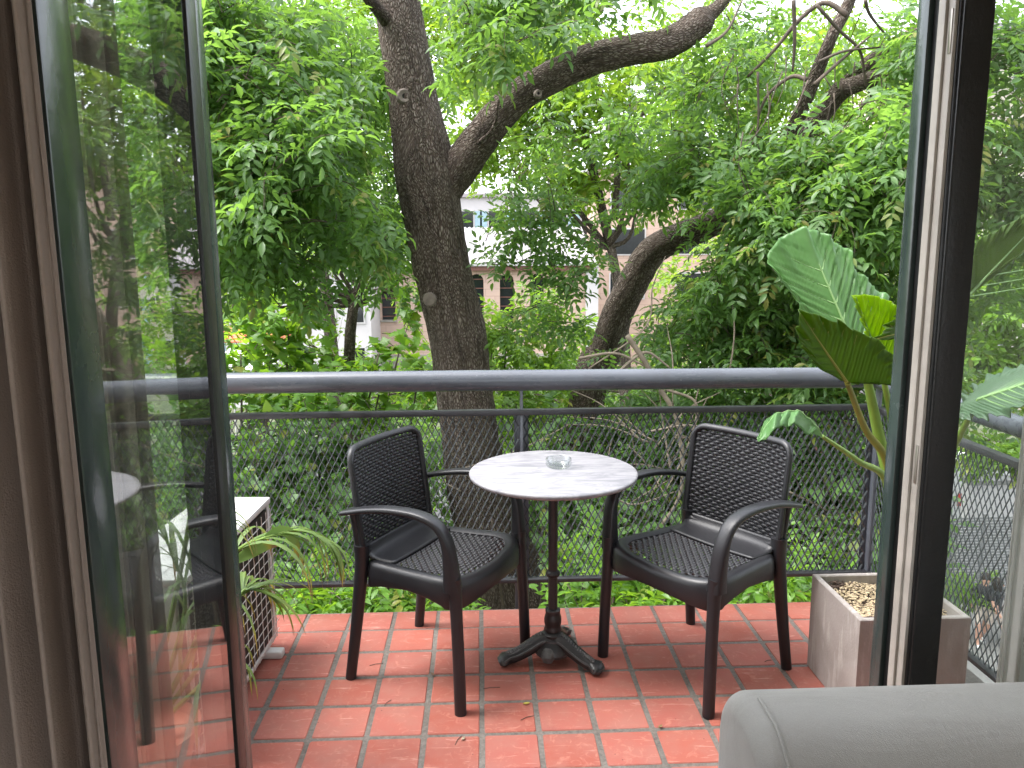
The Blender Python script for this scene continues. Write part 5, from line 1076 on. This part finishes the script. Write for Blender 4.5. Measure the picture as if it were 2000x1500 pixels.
# slatted street fence and the low wall behind it
fz0, fz1 = at(1900, 1178, 16.5)[2], at(1900, 998, 17.0)[2]; fx0, fx1 = at(1855, 1100, 16.6)[0], at(2040, 1100, 16.6)[0]
fe = empty('slatted_fence', ((fx0+fx1)/2, 16.6, GZ), label='grey fence of thin horizontal slats on the pavement behind the two people', cat='fence'); l = fe.location
ns = 30
for k in range(ns):
    b = MB(); z = fz0+(fz1-fz0)*(k+.5)/ns-l[2]; b.box(fx0-l[0], fx1-l[0], -.012, .012, z-.022, z+.022); b.build('slat', M['slat'], fe, smooth=False)
for x in np.linspace(fx0, fx1, 4):
    b = MB(); b.box(x-l[0]-.03, x-l[0]+.03, .015, .07, -.0+.05, fz1-l[2]+.05); b.build('post', M['slat'], fe, smooth=False)
wz = at(1940, 945, 18.5)[2]; lw = empty('low_white_wall', ((fx0+fx1)/2, 18.9, GZ), label='low white wall with coping above the slatted fence', cat='wall'); wallbox(lw, 'wall', M['white_wall'], at(1893, 970, 18.8)[0], fx1+2, 18.8, 19.1, GZ, wz-.1); wallbox(lw, 'coping', M['paving'], at(1890, 970, 18.8)[0], fx1+2.1, 18.7, 19.2, wz-.1, wz+.02)

# ------------------------------------------------------------------ two people on the pavement
def person(px, py, z, rz, label, step, h=1.62, hair_long=False):
    c = atz(px, py, z); root = empty('person', (c[0], c[1], z), rz, label=label, cat='person', group='people walking on the pavement'); k = h/1.7
    J = {'pel': (0, 0, .92), 'ch': (0, .01, 1.25), 'nk': (0, .0, 1.43), 'hd': (0, .03, 1.53), 'top': (0, .02, 1.66)}
    E = [('pel', 'ch'), ('ch', 'nk'), ('nk', 'hd'), ('hd', 'top')]; rad = {'pel': .15, 'ch': .16, 'nk': .055, 'hd': .095, 'top': .07}
    for s, n in ((-1, 'l'), (1, 'r')):
        J['hip'+n] = (s*.09, 0, .86); J['kn'+n] = (s*.1, step*s*.12+.03, .48); J['an'+n] = (s*.1, step*s*.24-.03, .08); J['toe'+n] = (s*.11, step*s*.24+.13, .035)
        J['sh'+n] = (s*.18, 0, 1.38); J['el'+n] = (s*.24, -.03-step*s*.05, 1.12); J['wr'+n] = (s*.23, .1-step*s*.1, .92); J['ha'+n] = (s*.22, .14-step*s*.1, .84)
        E += [('pel', 'hip'+n), ('hip'+n, 'kn'+n), ('kn'+n, 'an'+n), ('an'+n, 'toe'+n), ('ch', 'sh'+n), ('sh'+n, 'el'+n), ('el'+n, 'wr'+n), ('wr'+n, 'ha'+n)]
        rad.update({'hip'+n: .1, 'kn'+n: .058, 'an'+n: .04, 'toe'+n: .035, 'sh'+n: .07, 'el'+n: .042, 'wr'+n: .03, 'ha'+n: .035})
    ks = list(J); me = bpy.data.meshes.new('body'); me.from_pydata([tuple(x*k for x in J[q]) for q in ks], [(ks.index(a), ks.index(b_)) for a, b_ in E], [])
    o = bpy.data.objects.new('body', me); col.objects.link(o); o.parent = root; md = o.modifiers.new('skin', 'SKIN'); sv = me.skin_vertices[0].data
    for i, q in enumerate(ks): sv[i].radius = (rad[q]*k, rad[q]*k*(.72 if q in ('pel', 'ch') else 1)); sv[i].use_root = q == 'pel'
    o.modifiers.new('sub', 'SUBSURF').render_levels = 2; o.modifiers['sub'].levels = 2
    dg = bpy.context.evaluated_depsgraph_get(); m2 = bpy.data.meshes.new_from_object(o.evaluated_get(dg)); o.modifiers.clear(); o.data = m2; m2.materials.clear()
    for mm in ('skin', 'shirt', 'shorts', 'shoe'): m2.materials.append(M[mm])
    for p in m2.polygons:
        z_ = p.center.z/k; x_ = abs(p.center.x)/k; i = 0
        if z_ > .93 and z_ < 1.42 and (x_ < .2 or z_ > 1.2): i = 1
        elif z_ > .55 and z_ <= .93 and x_ < .19: i = 2
        elif z_ < .085: i = 3
        p.material_index = i; p.use_smooth = True
    b = MB(); b.lathe([(.0, .115), (.06, .105), (.098, .06), (.106, .0), (.1, -.06 if hair_long else -.02)]+([(.09, -.16), (.05, -.2)] if hair_long else [(.07, -.05)]), c=(0, -.012*k, 1.575*k), sides=16); b.build('hair', M['hair'], root)
    b = MB(); b.lathe([(0, .02), (.012, .012), (.012, -.01), (0, -.014)], c=(0, .122*k, 1.555*k), sides=8); b.build('nose', M['skin'], root)
    return root
person(1913, 1256, -6.80, R_(160), 'person in dark shirt and pale shorts on the pavement, nearer the planter', 1, 1.58)
person(1938, 1260, -6.80, R_(-150), 'person in dark shirt with bare legs on the pavement, further right by the sheer curtain', -1, 1.5, True)
q = atz(1890, 1150, -6.8); shrub('street_plant', 'small bright green plant beside the people on the pavement', [(1885, 1150, 15.6, .35, .8), (1915, 1152, 15.6, .3, .8), (1866, 1160, 15.6, .25, .8)], 'street', 'leaf_street', 120, None, L=.3, nodes=3, scale=.8, root_z=-6.8, cat='plant')

# ------------------------------------------------------------------ litter on the tiles
for x, y, a, l, wh in ((735, 1297, .3, .05, 'between the left chair legs'), (960, 1343, .15, .06, 'in front of the left foot of the table'), (1030, 1401, .5, .05, 'in front of the table, nearest the room'), (895, 1445, 1.2, .05, 'just below the front leg of the left chair'), (757, 1372, 1.1, .04, 'left of the front leg of the left chair'), (1500, 1290, .4, .03, 'under the right chair by its outer leg')):
    q = atz(x, y, .0065); b = MB(); b.tube([(-l/2, 0, .001), (0, .003, .0015), (l/2, -.002, .001)], .0011, 5); o = b.build('dry_twig', M['twig']); o.location = (q[0], q[1], .0045); o.rotation_euler = (0, 0, a); tag(o, 'small dry brown twig on the tiles ' + wh, 'twig', 'dry twigs scattered on the tiles')

for k, (x, y, a, lab) in enumerate(((1028, 1375, .2, 'small yellow fallen leaf on the tiles in front of the table foot'), (905, 1444, 1.0, 'pale dry leaf lying on the tiles at the bottom centre'), (845, 1318, 2.2, 'brown curled leaf beside the left chair on the tiles'), (1290, 1420, .7, 'dry leaf on the tiles between the right chair and the sofa'))):
    q = atz(x, y, .006); b = MB(); L_ = (.022, .018, .024, .02)[k]
    b.grid(lambda u, v: ((u-.5)*L_, (v-.5)*L_*.5*math.sin(max(.05, min(.95, u))*math.pi), .002+.004*(2*v-1)**2+.003*(u-.5)**2), 9, 5)
    o = b.build('fallen_leaf', simple('dry_leaf', ((.5, .42, .08), (.42, .36, .26), (.16, .09, .05), (.3, .2, .1))[k], .7), solid=.0004); o.location = (q[0], q[1], .0042); o.rotation_euler = (0, 0, a); tag(o, lab, 'leaf')
